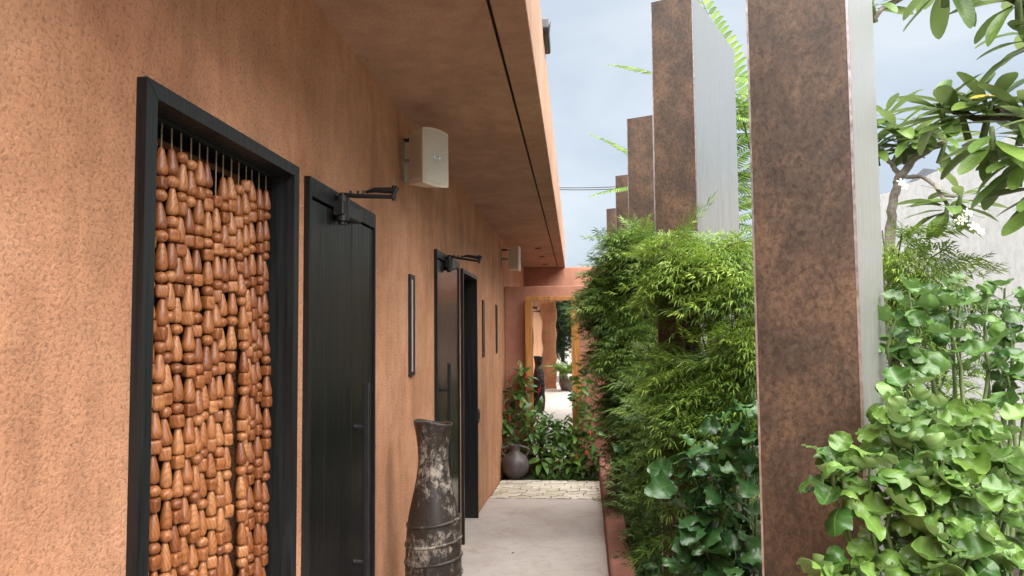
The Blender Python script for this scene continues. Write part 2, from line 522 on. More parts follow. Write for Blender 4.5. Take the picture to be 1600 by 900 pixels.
# paved end of the path: zig-zag interlocking pavers on a jointing bed
b = MB()
vs_ = []; yy = [7.43, 8.0, 8.62]
for y in yy: vs_ += [(-.9, y, floor_z(y)-.018), (curb_x(y)+.1, y, floor_z(y)-.018)]
b.add(vs_, [(0, 1, 3, 2), (2, 3, 5, 4)])
pave = struct('paving', b, 'joint')
rowd, wlen = .158, .205
def zig(x): # zig-zag course line
    t = (x/wlen) % 1
    return (.058 if t < .5 else 0)*1.0
def zline(x0, x1, y):
    pts = [(x0, y+zig(x0+1e-4))]
    k = math.ceil((x0+1e-6)/(wlen/2))
    while k*wlen/2 < x1-1e-6:
        xb = k*wlen/2
        a, c = zig(xb-1e-3), zig(xb+1e-3)
        pts += [(xb-.014, y+a), (xb+.014, y+c)]
        k += 1
    pts.append((x1, y+zig(x1-1e-4)))
    return pts
g = .0045
for r in range(8):
    y0 = 7.40 + r*rowd
    x = -.88 + (-.02, -.11, -.06, -.15)[r % 4]
    while x < curb_x(y0)+.02:
        x1 = x + wlen*1.02 + rng.uniform(-.012, .012)
        xa, xb = max(x, -.878), min(x1, curb_x(y0)+.03)
        if xb-xa > .04:
            lo = zline(xa+g, xb-g, y0+g); hi = zline(xa+g, xb-g, y0+rowd-g)
            poly = [(p[0], max(p[1], 7.437), 0) for p in lo] + [(p[0]+.012, min(max(p[1], 7.45), 8.60), 0) for p in reversed(hi)]
            cx = sum(p[0] for p in poly)/len(poly); cy = sum(p[1] for p in poly)/len(poly)
            up = rng.uniform(-.003, .003)
            if max(p[1] for p in poly)-min(p[1] for p in poly) > .03:
                pb = MB()
                pb.prism([(p[0]-cx, p[1]-cy, floor_z(p[1])-floor_z(cy)-.03) for p in poly], (0, 0, .032))
                o = pb.build('paver', 'paver', pave)
                o.location = (cx, cy, floor_z(cy)+up-.001)
        x = x1

# planted ground: bed behind the kerb and at the end of the path
def soil_patch(name, x0, x1, y0, y1, z, nx, ny, amp=.03):
    b = MB(); vs = []; fs = []
    for j in range(ny+1):
        for i in range(nx+1):
            vs.append((x0+(x1-x0)*i/nx, y0+(y1-y0)*j/ny, z+rng.uniform(-amp, amp)))
    for j in range(ny):
        for i in range(nx):
            a = j*(nx+1)+i
            fs.append((a, a+1, a+nx+2, a+nx+1))
    b.add(vs, fs, True)
    return struct(name, b, 'soil')
soil_patch('planting_bed', .33, 3.95, -2, 24, .06, 40, 240)
soil_patch('soil_border', -.9, .5, 8.6, 9.32, -.10, 14, 8, .015)

# ------------------------------------------------------------------ the long building
ZS = 2.753; ZF = 3.29; XE = -.154
BO = (WX, 0, 0)
bld = thing('building', BO, 'long terracotta plastered building with deep eave and black doorways', 'building')
openings = [(1.44, 2.21, 2.095), (2.37, 3.125, 2.10), (4.625, 5.485, 2.10), (5.705, 6.49, 2.095)]
XB = -1.07
b = MB(); y = -5.0; LINT = 2.095
for (a, c, t) in openings:
    b.box((XB, y, -.35), (WX, a, LINT))
    b.box((XB, a, -.35), (WX, c, -.004))
    y = c
b.box((XB, y, -.35), (WX, 13.2, LINT))
b.box((XB, -5.0, LINT), (WX, 13.2, ZS))
b.build('wall', 'plaster', bld, BO)
b = MB(); b.box((XB, -5, ZS), (-.291, 13.2, ZS+.1)); b.build('soffit', 'soffit', bld, BO)
b = MB(); b.box((-.279, -5, ZS-.004), (XE, 13.2, ZF), .006)
b.build('eave_beam', 'soffit', bld, BO)
b = MB(); b.box((-.292, -5, ZS+.02), (-.278, 13.2, ZS+.09)); b.build('shadow_gap', 'interior', bld, BO)
b = MB(); b.box((-6, -5, ZS+.1), (-.28, 13.2, ZF-.05)); b.build('roof', 'plaster', bld, BO)
b = MB()   # closed room behind the doorways, its unlit dark put into near-black surfaces
b.box((-3.6, -5, -.02), (XB-.002, 13.2, -.006))
b.box((-3.7, -5, -.3), (-3.6, 13.2, ZS)); b.box((-3.6, -5.1, -.3), (XB, -5, ZS)); b.box((-3.6, 13.1, -.3), (XB, 13.2, ZS))
b.box((-3.6, -5, ZS-.06), (XB-.002, 13.2, ZS))
for y in (2.29, 4.0, 5.59): b.box((-3.6, y-.05, -.006), (XB-.002, y+.05, ZS-.06))
b.build('interior', 'interior', bld, BO)

def frame(y0, y1, z1, w, parent, mat, head=None, wr=None, proud=.022, depth=.15):
    head = head or w; wr = wr if wr is not None else w
    x0, x1 = WX-depth, WX+proud
    b = MB(); e = .0012
    L = [(0, y0, .0), (0, y0+w, .0), (0, y0+w, z1-head-e), (0, y0, z1-e)]
    T = [(0, y0+e, z1), (0, y0+w+e, z1-head), (0, y1-wr-e, z1-head), (0, y1-e, z1)]
    Rr = [(0, y1-wr, .0), (0, y1, .0), (0, y1, z1-e), (0, y1-wr, z1-head-e)]
    for P in (L, T, Rr):
        b.prism([(x0, p[1], p[2]) for p in P], (x1-x0, 0, 0))
    return b.build('door_frame', mat, parent, BO)
frame(1.406, 2.243, 2.128, .041, bld, 'black_frame', .034)
frame(5.671, 6.521, 2.106, .036, bld, 'black_frame', .03)

def door(y0, y1, z1, gloss, nplank, hy, closer_y, end, wl, wr, head):
    frame(y0, y1, z1, wl, bld, 'black_frame', head, wr, .02)
    a, c, t = y0+wl+.004, y1-wr-.004, z1-head-.006
    X1 = WX+.012
    b = MB(); b.box((X1-.045, a, .008), (X1-.012, c, t))
    d = b.build('door', 'black_wood' if not gloss else 'black_gloss', bld, BO)
    w = (c-a)/nplank
    for i in range(nplank):
        q = MB(); q.box((X1-.0115, a+i*w+.0012, .010), (X1+rng.uniform(-.0008, .0008), a+(i+1)*w-.0012, t-.002), .002)
        q.build('plank', 'black_wood' if not gloss else 'black_gloss', d, BO)
    # long pull bar on two stand-offs
    q = MB(); hx = WX+.062
    q.box((hx-.011, hy-.014, .56), (hx+.011, hy+.014, 1.408), .003)
    for z in (.72, 1.24): q.tube([(X1, hy, z), (hx-.009, hy, z)], [.012, .008], 10)
    q.build('handle', 'black_metal', d, BO)
    # overhead closer: body, spindle boss and the folded arm standing out over the path
    q = MB(); cz = z1-.062; cy = closer_y
    q.box((X1, cy-.07, cz-.028), (X1+.042, cy+.16, cz+.026), .006)
    q.tube([(X1+.026, cy-.035, cz-.046), (X1+.026, cy-.035, cz+.045)], .026, 14)
    q.tube([(X1+.026, cy-.035, cz-.058), (X1+.026, cy-.035, cz-.04)], .015, 10)
    q.tube([(X1+.026, cy-.035, cz+.045), (X1+.026, cy-.035, cz+.057)], .012, 10)
    p0 = Vector((X1+.022, cy-.035, cz+.052)); p1 = Vector(end)
    q.tube([p0, p0.lerp(p1, .3)+Vector((0, 0, -.006)), p1-Vector((0, 0, .012))], [.0095, .0085, .0075], 8)
    q.tube([p0.lerp(p1, .45)+Vector((0, .006, .008)), p0.lerp(p1, .62)+Vector((0, .006, .016)), p1+Vector((0, .004, .012))], [.005, .010, .0125], 8)
    for t_ in (.18, .32, .42): q.tube([p0.lerp(p1, t_)+Vector((0, 0, -.004)), p0.lerp(p1, t_)+Vector((0, 0, .013))], .005, 8)
    q.tube([p1+Vector((0, 0, -.026)), p1+Vector((0, 0, .029))], .0085, 10)
    q.tube([p1+Vector((-.004, -.008, -.018)), p1+Vector((.014, -.008, .024))], .009, 8)
    q.build('door_closer', 'black_metal', d, BO)
    return d
d2 = door(2.341, 3.150, 2.123, False, 5, 2.874, 2.66, (-.648, 2.62, 2.111), .022, .012, .062)
d3 = door(4.595, 5.514, 2.136, True, 1, 4.79, 4.97, (-.635, 4.93, 2.098), .022, .03, .05)
tag(d2, 'black stained plank door'); tag(d3, 'glossy black door leaf')
# gutter outlet on the roof edge
b = MB(); b.tube([(-.20, 4.08, 3.325), (-.117, 4.08, 3.315)], .045, 14); b.box((-.19, 4.03, 3.292), (-.122, 4.42, 3.36), .012)
b.build('gutter', 'gutter', bld, BO)

# ------------------------------------------------------------------ end walls
t = thing('garden_wall', (-.1, 9.3, floor_z(9.3)), 'low red plastered wall behind the tall mirror', 'wall')
b = MB(); b.box((WX+.001, 9.3, -.4), (.64, 9.52, 2.19), .008); b.build('wall', 'plaster_red', t, (-.1, 9.3, floor_z(9.3)))
t = thing('garden_wall', (.2, 12.97, -.3), 'plain terracotta wall closing the passage under the far eave end', 'wall')
b = MB(); b.box((WX+.001, 12.97, -.4), (1.6, 13.19, 2.748), .008); b.build('wall', 'plaster_red', t, (.2, 12.97, -.3))

# kerb of the planting bed
b = MB(); prof = []
ys = [-2, 0, 2, 4, 6, 7.43, 8.4, 9.25]
vs_ = []; fs_ = []
for i, y in enumerate(ys):
    x = curb_x(y); h = .20+floor_z(y)*.4
    vs_ += [(x, y, floor_z(y)-.25), (x, y, h-.012), (x+.012, y, h), (x+.135, y, h), (x+.145, y, h-.012), (x+.145, y, -.25)]
    if i:
        for k in range(5):
            a = 6*(i-1)+k
            fs_.append((a, a+1, a+7, a+6))
fs_ += [tuple(range(5, -1, -1)), tuple(6*(len(ys)-1)+k for k in range(6))]
b.add(vs_, [tuple(reversed(f)) for f in fs_])
o = b.build('planter_kerb', 'curb')
tag(o, 'dark red rendered kerb edging the planting bed', 'kerb')

# ------------------------------------------------------------------ rust-clad fins
TH = .4358; FWID, FDEP, FTOP = .2385, .9834, 3.476
FINS = [(.672, 1.817), (.675, 4.068), (.700, 6.384), (.728, 8.772), (.721, 11.153)]
fin_lab = ['wide rust brown slab fin beside the pale-edged cupped shrub', 'rust brown slab fin rising from the bright fine-leaved hedge, pale broad side showing',
           'rust brown slab fin behind the darker fine-leaved hedge', 'rust brown slab fin next beyond the one behind the darker hedge',
           'farthest rust brown slab fin in the row, farthest from the cupped shrub']
ev = Vector((-math.cos(TH), math.sin(TH), 0)); dv = Vector((math.sin(TH), math.cos(TH), 0)); zv = Vector((0, 0, 1))
def slab(b, o, s0, s1, t0, t1, z0, z1):
    P = [o+ev*s0+dv*t0, o+ev*s1+dv*t0, o+ev*s1+dv*t1, o+ev*s0+dv*t1]
    b.prism([p+zv*z0 for p in P], (0, 0, z1-z0))
for (fx, fy), lab in zip(FINS, fin_lab):
    o = Vector((fx, fy, 0)); B0 = (fx, fy, .0)
    t = thing('slab_fin', B0, lab, 'fin', 'row of slab fins along the planting bed')
    b = MB(); slab(b, o, .008, FWID-.008, .008, FDEP-.004, -.3, FTOP-.006); b.build('core', 'stone', t, B0)
    b = MB(); slab(b, o, .005, FWID-.0045, -.002, .007, -.3, FTOP-.001); b.build('front_panel', 'rust', t, B0)
    b = MB(); slab(b, o, -.001, .007, .0075, FDEP, -.3, FTOP-.002); b.build('side_panel', 'brushed', t, B0)
    b = MB(); slab(b, o, FWID-.007, FWID, .0075, FDEP, -.3, FTOP-.002); b.build('side_panel', 'brushed', t, B0)
    b = MB(); slab(b, o, -.002, .0045, -.0025, .007, -.3, FTOP+.001); slab(b, o, FWID-.004, FWID+.001, -.0025, .007, -.3, FTOP+.001)
    b.build('edge_trim', 'trim', t, B0)
    b = MB(); slab(b, o, .006, FWID-.006, .006, FDEP-.004, FTOP-.005, FTOP); b.build('cap', 'rust', t, B0)

# ------------------------------------------------------------------ bead curtain
def bead_mesh(kind, var):
    b = MB()
    if kind == 'drop':
        k = 1+.08*var
        prof = [(.0005, .064), (.0050, .0635), (.0075, .059), (.0094, .050), (.0117, .040), (.0138, .029), (.0153*k, .019), (.0156*k, .011), (.0140*k, .0045), (.0095, .0008), (.0005, 0)]
    elif kind == 'ball':
        prof = [(.0005+.0158*math.sin(math.pi*i/8), .0142*(1-math.cos(math.pi*i/8))*(1-.04*var)) for i in range(8, -1, -1)]
    else:
        bm = bmesh.new(); bmesh.ops.create_cube(bm, size=1)
        bmesh.ops.bevel(bm, geom=bm.edges[:], offset=.22, segments=2, profile=.6, affect='EDGES')
        bm.verts.index_update()
        b.add([Vector((v.co.x*.0285, v.co.y*.0285, (v.co.z+.5)*(.0315+.002*var))) for v in bm.verts], [[v.index for v in f.verts] for f in bm.faces], True)
        bm.free()
        prof = None
    if prof: b.lathe(list(reversed(prof)), 12)
    me = b.mesh('bead'); me.materials.append(M['bead'])
    return me
BEAD = {k: [bead_mesh(k, v) for v in (-1, 0, 1)] for k in ('drop', 'ball', 'cube')}
BH = {'drop': .0635, 'ball': .0282, 'cube': .0312}
CX = -.932; CB = (CX, 1.85, 0)
cur = thing('bead_curtain', CB, 'hanging curtain of turned brown wooden beads filling the black-framed doorway next to the plank door', 'curtain')
strand_y = [1.545, 1.589, 1.628, 1.672, 1.715, 1.760, 1.801, 1.844, 1.886, 1.932, 1.979, 2.023, 2.066, 2.110, 2.156]
top_z = [2.04, 2.029, 2.035, 2.039, 2.032, 2.039, 2.043, 1.967, 2.023, 2.033, 2.022, 2.041, 2.052, 2.036, 2.039]
first = ['ball', 'drop', 'drop', 'ball', 'ball', 'drop', 'drop', 'cube', 'drop', 'drop', 'ball', 'cube', 'drop', 'drop', 'drop']
rail = MB(); rail.box((CX-.012, 1.449, 2.084), (CX+.012, 2.2, 2.0925)); rail.build('rail', 'black_frame', cur, CB)
hidden = MB(); nb = 0
rr = random.Random(3)
for i, (sy, tz) in enumerate(zip(strand_y, top_z)):
    sx = CX + rr.uniform(-.002, .002)
    ph = rr.uniform(0, 6.28)
    def pos(z, sy=sy, i=i, ph=ph, sx=sx):
        k = 0
        if i >= 10:
            s = min(1, max(0, (1.85-z)/.45)); k = s*s*(3-2*s)*(.010 if i > 10 else .012)
        return Vector((sx+min(1, max(0, (2.09-z)/.3))*.004*math.sin(z*7+ph)+(1.4*k if i == 10 else 0), sy+k+min(1, max(0, (2.09-z)/.3))*.003*math.sin(z*11+ph), z))
    cb = MB(); zz = [2.088, (2.088+tz)/2, tz-.01]; z = tz-.1
    while z > .12: zz.append(z); z -= .25
    cb.tube([pos(q) for q in zz], .0021, 6)
    strand = cb.build('strand', 'cord', cur, CB)
    z = tz; kind = first[i]; hist = ['', '']
    while z > .1:
        h = BH[kind]*rr.uniform(.97, 1.03)
        p = pos(z-h); sc = rr.uniform(.94, 1.08)
        me = BEAD[kind][rr.randrange(3)]
        if z > .95 and nb < 300:
            o = bpy.data.objects.new('bead', me); col.objects.link(o); o.parent = strand
            o.location = p-Vector(CB); o.scale = (sc, sc, h/BH[kind]); o.rotation_euler = (rr.uniform(-.05, .05), rr.uniform(-.05, .05), rr.uniform(0, 6.28) if kind != 'cube' else rr.uniform(-.6, .9))
            nb += 1
        else:
            hidden.add([Vector((v.co.x*sc, v.co.y*sc, v.co.z))+p for v in me.vertices], [tuple(f.vertices) for f in me.polygons], True)
        z -= h+.0006
        hist = [hist[1], kind]
        if kind == 'drop': kind = 'ball' if rr.random() < .58 else 'cube'
        elif kind == 'ball': kind = 'cube' if (hist[0] == 'drop' and rr.random() < .45) else 'drop'
        else: kind = 'ball' if (hist[0] == 'drop' and rr.random() < .3) else 'drop'
o = hidden.build('beads', 'bead', cur, CB); o['kind'] = 'stuff'
print('beads', nb)

# ------------------------------------------------------------------ wall lights, switch, downlights
for y, lab in ((3.925, 'slim black wall light beside the plank door'), (7.06, 'slim black wall light just past the open black doorway'), (8.27, 'slim black wall light nearest the mirror')):
    B0 = (WX, y, 1.38)
    t = thing('wall_light', B0, lab, 'wall light', 'slim vertical wall lights')
    b = MB(); z0, z1 = 1.378, 1.92; hw, bd = .058, .030
    b.box((WX-.002, y-hw, z0), (WX+.013, y-hw+bd, z1)); b.box((WX-.002, y+hw-bd, z0), (WX+.013, y+hw, z1))
    b.box((WX-.002, y-hw+bd, z0), (WX+.013, y+hw-bd, z0+.022)); b.box((WX-.002, y-hw+bd, z1-.022), (WX+.013, y+hw-bd, z1))
    b.build('housing', 'black_metal', t, B0)
    b = MB(); b.box((WX-.001, y-hw+bd+.0005, z0+.0225), (WX+.008, y+hw-bd-.0005, z1-.0225)); b.build('diffuser', 'diffuser', t, B0)
B0 = (WX, 6.68, .86)
t = thing('light_switch', B0, 'small black switch plate on the wall past the open doorway', 'switch')
b = MB(); b.box((WX-.001, 6.64, .80), (WX+.010, 6.73, .92), .003); b.build('plate', 'switch', t, B0)
b = MB(); b.box((WX+.009, 6.665, .83), (WX+.015, 6.705, .89), .002); b.build('rocker', 'black_metal', t, B0)
for y, lab in ((10.0, 'small round dark soffit downlight nearest the wall loudspeaker'), (11.14, 'middle one of three small round dark soffit downlights'), (12.36, 'small round dark soffit downlight closest to the far terracotta wall')):
    o = thing('downlight', (-.481, y, ZS), lab, 'downlight', 'downlights in the soffit')
    b = MB(); b.lathe([(.028, -.001), (.044, -.008), (.048, 0)], 20, -.481, y)
    b2 = MB(); b2.add([(-.481+.029*math.cos(k*math.pi/10), y+.029*math.sin(k*math.pi/10), -.0015) for k in range(20)], [tuple(reversed(range(20)))])
    for q in (b, b2):
        for p in q.v: p.z += ZS
    b.build('ring', 'black_metal', o, (-.481, y, ZS)); b2.build('lens', 'interior', o, (-.481, y, ZS))

# ------------------------------------------------------------------ loudspeakers
def text_mesh(body, size):
    cu = bpy.data.curves.new('lettering', 'FONT'); cu.body = body; cu.size = size; cu.align_x = 'CENTER'; cu.align_y = 'CENTER'; cu.extrude = .0006
    to = bpy.data.objects.new('lettering', cu); col.objects.link(to)
    dg = bpy.context.evaluated_depsgraph_get()
    me = bpy.data.meshes.new_from_object(to.evaluated_get(dg))
    bpy.data.objects.remove(to)
    return me
def speaker(loc, ang, label, armx):
    """local frame: +X = front normal, Y = width, Z up"""
    t = thing('loudspeaker', loc, label, 'speaker', 'wall loudspeakers')
    t.rotation_euler = (0, 0, ang)
    W, H, D = .185, .28, .135
    b = MB()
    n = 7; ft = []; 
    for i in range(n):
        u = -1+2*i/(n-1); ft.append((.006*(1-u*u), u*W/2))
    back = [(-D, W/2*.62), (-D, -W/2*.62)]
    plan = ft + back
    taper = lambda p, top: (p[0], p[1], (H/2 - (.012 if p[0] < -.05 else 0) + (.010*(1-(p[1]/(W/2))**2) if p[0] > -.05 else 0))*(1 if top else -1))
    vs = [taper(p, False) for p in plan] + [taper(p, True) for p in plan]
    k = len(plan)
    b.add(vs, [tuple(reversed(range(k))), tuple(range(k, 2*k))] + [(i, (i+1) % k, (i+1) % k+k, i+k) for i in range(k)])
    b.build('cabinet', 'speaker', t)
    b = MB(); gv = []
    for i in range(n):
        u = -1+2*i/(n-1); y = u*(W/2-.007); x = .006*(1-u*u)+.003
        gv += [(x, y, -H/2-.002*(1-u*u)+.008), (x, y, H/2+.008*(1-u*u)-.007)]
    f = [(2*i, 2*i+2, 2*i+3, 2*i+1) for i in range(n-1)]
    b.add(gv, f, True); b.build('grille', 'grille', t)
    b = MB()
    for s in (-1, 1):   # louvre ribs down both tapered sides
        p0 = Vector((-.012, s*(W/2+.0)-s*.003, 0)); p1 = Vector((-D+.012, s*W/2*.655, 0))
        nrm = Vector((W/2*.38, s*D, 0)).normalized()
        for j in range(22):
            z = -H/2+.035+j*.0102
            a0 = p0 + nrm*-.001; a1 = p1 + nrm*-.001
            pts = [a0+zv*z, a1+zv*z, a1+zv*(z+.005), a0+zv*(z+.005)]
            if s > 0: pts.reverse()
            b.prism(pts, nrm*.0045)
    b.build('louvres', 'louvre', t)
    b = MB(); b.box((.0095, -.021, -.0065), (.0115, .021, .0065), .0008); bd = b.build('badge', 'badge', t)
    lt = link('lettering', text_mesh('BOSE', .013), 'black_metal', bd)
    lt.matrix_basis = Matrix.Translation((.0118, 0, 0)) @ Matrix(((0, 0, 1, 0), (1, 0, 0, 0), (0, 1, 0, 0), (0, 0, 0, 1)))
    # wall bracket, in the wall's own direction
    wl = Vector((WX, loc[1]+armx, loc[2]))
    inv = Matrix.Rotation(-ang, 4, 'Z')
    q = MB()
    def L(p): return inv @ (Vector(p)-Vector(loc))
    bk = Vector(loc) + Matrix.Rotation(ang, 3, 'Z') @ Vector((-D, 0, 0))
    x0 = WX
    yb = bk.y
    pts = [(x0, yb-.03, loc[2]-.105), (x0, yb+.03, loc[2]-.105), (x0, yb+.03, loc[2]+.105), (x0, yb-.03, loc[2]+.105)]
    q.prism([L(p) for p in pts], inv.to_3x3() @ Vector((.012, 0, 0)))
    q.tube([L((x0+.01, yb, loc[2])), L(bk+Vector((.004, 0, 0)))], .016, 10)
    q.build('bracket', 'bracket', t)
    q = MB(); q.tube([L((x0+.004, yb-.012, loc[2]+.112)), L((bk.x, bk.y-.012, loc[2]+.112))], .011, 8); q.build('bolt', 'black_metal', t)
    return t
speaker((-.695, 3.685, 2.498), R(-34), 'cream loudspeaker on the wall above the slim light beside the plank door', 0)
speaker((-.655, 8.90, 2.498), R(-4), 'cream loudspeaker on the wall beside the mirror wall', 0)

# ------------------------------------------------------------------ tall vase and amphora
VX, VY = -.668, 3.46; B0 = (VX, VY, 0)
t = thing('tall_vase', B0, 'tall dark weathered clay vase with flared neck and ribs by the wall', 'vase')
prof = [(.0, .0), (.085, .0), (.10, .02), (.115, .12), (.124, .25), (.129, .40), (.1305, .52), (.129, .62), (.1255, .70), (.1175, .76), (.105, .82), (.091, .88), (.0805, .93), (.0735, .975), (.0705, 1.02), (.0725, 1.07), (.079, 1.12), (.086, 1.158), (.0905, 1.178), (.092, 1.186), (.089, 1.190), (.082, 1.182), (.076, 1.15), (.066, 1.08), (.062, 1.0), (.07, .9)]
def wob(r, z, a, i):
    k = 1 + .012*math.sin(2*a+z*5) + .008*math.sin(5*a+z*9)
    s = max(0, (z-1.0)/.19)
    return r*k, s*(-.010*math.cos(a-.6)+.004*math.sin(3*a))
b = MB(); b.lathe(prof, 48, VX, VY, wob); b.build('body', 'vase', t, B0)
for z, r in ((.735, .122), (.645, .1285), (.565, .1305), (.485, .131), (.30, .1265)):
    b = MB(); ring = []
    for k in range(41):
        a = 2*math.pi*k/40
        rr_ = r*(1+.012*math.sin(2*a+z*5)+.008*math.sin(5*a+z*9))
        ring.append((VX+rr_*math.cos(a), VY+rr_*math.sin(a), z+.016*math.cos(a-.2)))
    b.tube(ring, .0075, 6, False); b.build('rib', 'vase', t, B0)
AX, AY = -.715, 8.72; AZ = floor_z(8.72); B0 = (AX, AY, AZ)
t = thing('amphora', B0, 'round grey clay amphora with two loop handles on the pavers', 'amphora')
prof = [(0, 0), (.075, 0), (.085, .008), (.118, .05), (.148, .10), (.163, .16), (.160, .21), (.138, .262), (.104, .30), (.072, .322), (.058, .335), (.055, .36), (.060, .40), (.070, .418), (.072, .425), (.064, .425), (.052, .40), (.048, .34)]
b = MB(); b.lathe([(r*1.02, z*.93+AZ) for r, z in prof], 40, AX, AY); b.build('body', 'amphora', t, B0)
for s in (-1, 1):
    b = MB(); pts = []
    for k in range(9):
        a = math.pi*(k/8)
        pts.append((AX+s*(.058+.075*math.sin(a)*1.0+.055*(k/8)), AY, AZ+.375-.12*(k/8)+.02*math.sin(a)))
    b.tube(pts, [.013]*9, 8); b.build('handle', 'amphora', t, B0)

# ------------------------------------------------------------------ leaning mirror
MBASE = Vector((-.29, 9.19, floor_z(9.2)))
t = thing('mirror', MBASE, 'tall teak framed mirror leaning against the red end wall', 'mirror')
t.rotation_euler = (R(-.3), 0, R(.35))
x0, x1, zt = -.325, .355, 2.165
fw = .094
b = MB(); b.box((x0, -.02, 0), (x0+fw, .03, zt-fw*.55-.001), .004); b.build('frame_stile', 'teak', t)
b = MB(); b.box((x1-fw*1.15, -.02, 0), (x1, .03, zt-fw*.55-.001), .004); b.build('frame_stile', 'teak', t)
b = MB(); b.box((x0, -.021, zt-fw*.55), (x1, .03, zt), .004); b.build('frame_rail', 'teak', t)
b = MB(); b.box((x0+fw, -.02, 0), (x1-fw*1.15, .03, .16), .004); b.build('frame_rail', 'teak', t)
b = MB(); b.box((x0+fw-.004, .0, .158), (x1-fw*1.15+.004, .012, zt-fw*.55+.004)); b.build('glass', 'mirror', t)

# ------------------------------------------------------------------ leaves
RUF = [0, 0]
def leaf_mesh(name, mat, L, W, ns=8, nt=4, prof=None, cup=.2, droop=.3, wave=0, petiole=0, fold=0, bowl=0):
    """leaf along +X, normal +Z; UV (along, across)"""
    vs = []; fs = []; uv = []
    for i in range(ns+1):
        s = .5-.5*math.cos(math.pi*i/ns); w = prof(s)*W/2
        for j in range(nt+1):
            t_ = -1+2*j/nt
            x = s*L + petiole; y = t_*w
            if callable(getattr(prof, 'pull', None)): x += prof.pull(s, abs(t_))*L
            z = -droop*L*s*s + cup*w*t_*t_*min(1, w/(W/2)) + bowl*L*(2*s-1)**2*.5 + wave*L*math.sin(s*13+t_*2)*abs(t_) + fold*abs(t_)*w + RUF[0]*L*math.sin(s*RUF[1]+(1.3 if t_ > 0 else 0))*t_*t_*math.sin(math.pi*s)**.5
            vs.append((x, y, z)); uv.append((s, (t_+1)/2))
    for i in range(ns):
        for j in range(nt):
            a = i*(nt+1)+j
            fs.append((a, a+nt+1, a+nt+2, a+1))
    n0 = len(vs)
    if petiole:
        r = petiole*.035+.0008
        vs += [(0, -r, 0), (0, r, 0), (0, 0, -r), (petiole+.005, -r, 0), (petiole+.005, r, 0), (petiole+.005, 0, -r)]
        fs += [(n0, n0+3, n0+4, n0+1), (n0+1, n0+4, n0+5, n0+2), (n0+2, n0+5, n0+3, n0)]
        uv += [(0, .5)]*6
    me = bpy.data.meshes.new(name)
    me.from_pydata(vs, [], fs)
    ul = me.uv_layers.new(name='UVMap')
    li = np.zeros(len(me.loops), dtype=np.int32); me.loops.foreach_get('vertex_index', li)
    ul.data.foreach_set('uv', np.array(uv, dtype=np.float32)[li].ravel())
    me.polygons.foreach_set('use_smooth', [True]*len(me.polygons))
    me.materials.append(M[mat])
    me.update()
    return me
def place_leaf(me, parent, base, pos, d, n, scale=1.0, name='leaf'):
    d = Vector(d).normalized(); n = Vector(n)
    y = n.cross(d)
    if y.length < 1e-4: y = d.orthogonal()
    y.normalize(); z = d.cross(y)
    m = Matrix(((d.x*scale, y.x*scale, z.x*scale, pos[0]-base[0]), (d.y*scale, y.y*scale, z.y*scale, pos[1]-base[1]), (d.z*scale, y.z*scale, z.z*scale, pos[2]-base[2]), (0, 0, 0, 1)))
    o = bpy.data.objects.new(name, me); col.objects.link(o); o.parent = parent; o.matrix_basis = m
    return o
def rdir(lo=-1, hi=1):
    z = random.uniform(lo, hi); a = random.uniform(0, 2*math.pi); r = math.sqrt(max(0, 1-z*z))
    return Vector((r*math.cos(a), r*math.sin(a), z))

def p_oval(s): return max(.02, math.sin(math.pi*min(1, s**.85)))**.75
def p_obov(s): return max(.04, max(0, 1-abs(2*(.04+.96*s)**1.45-1)**2.2)**.62) if s < .999 else .04
def p_round(s): return max(.03, (1-abs(2*s**.88-1)**2.4)**.5*(1+.05*math.cos(s*2*math.pi*4)))
def p_lobe(s):
    env = max(.05, math.sin(math.pi*min(1, s**.8)))**.5
    return env*(.86+.15*math.cos(s*2*math.pi*3.0+.6))
RUF[:] = [.10, 15]
FAB = [leaf_mesh('leaf', 'leaf_fabian', .080, .078, 22, 8, p_round, c, d, w, .03, 0, bw) for c, d, w, bw in ((.55, .25, .02, .3), (.85, .3, .03, .45), (-.5, .35, .03, -.25), (.95, .05, .02, .35), (-.75, .3, .03, -.35), (.2, .5, .04, 0))]
RUF[:] = [.08, 13]
FAB2 = [leaf_mesh('leaf', 'leaf_fabian2', .090, .088, 22, 8, p_round, c, d, w, .035, 0, bw) for c, d, w, bw in ((.5, .25, .02, .25), (.7, .4, .03, .3), (-.6, .4, .03, -.3), (.85, .15, .02, .3), (-.8, .3, .025, -.4), (.1, .5, .04, 0))]
RUF[:] = [.05, 19]
LOB = [leaf_mesh('leaf', 'leaf_lobed', .130, .13, 26, 8, p_lobe, c, d, w, .03) for c, d, w in ((.35, .35, .05), (-.25, .45, .05), (.5, .25, .05))]
RUF[:] = [0, 0]
PEN = [leaf_mesh('leaf', 'leaf_penta', .125, .058, 7, 4, p_oval, c, d, .01, .02) for c, d in ((.3, .35), (.15, .55), (.5, .2))]
PLU = [leaf_mesh('leaf', 'leaf_plum', .27, .088, 10, 4, p_obov, c, d, .006, .035) for c, d in ((.22, .12), (.3, .25), (.12, .05), (.35, .4))]

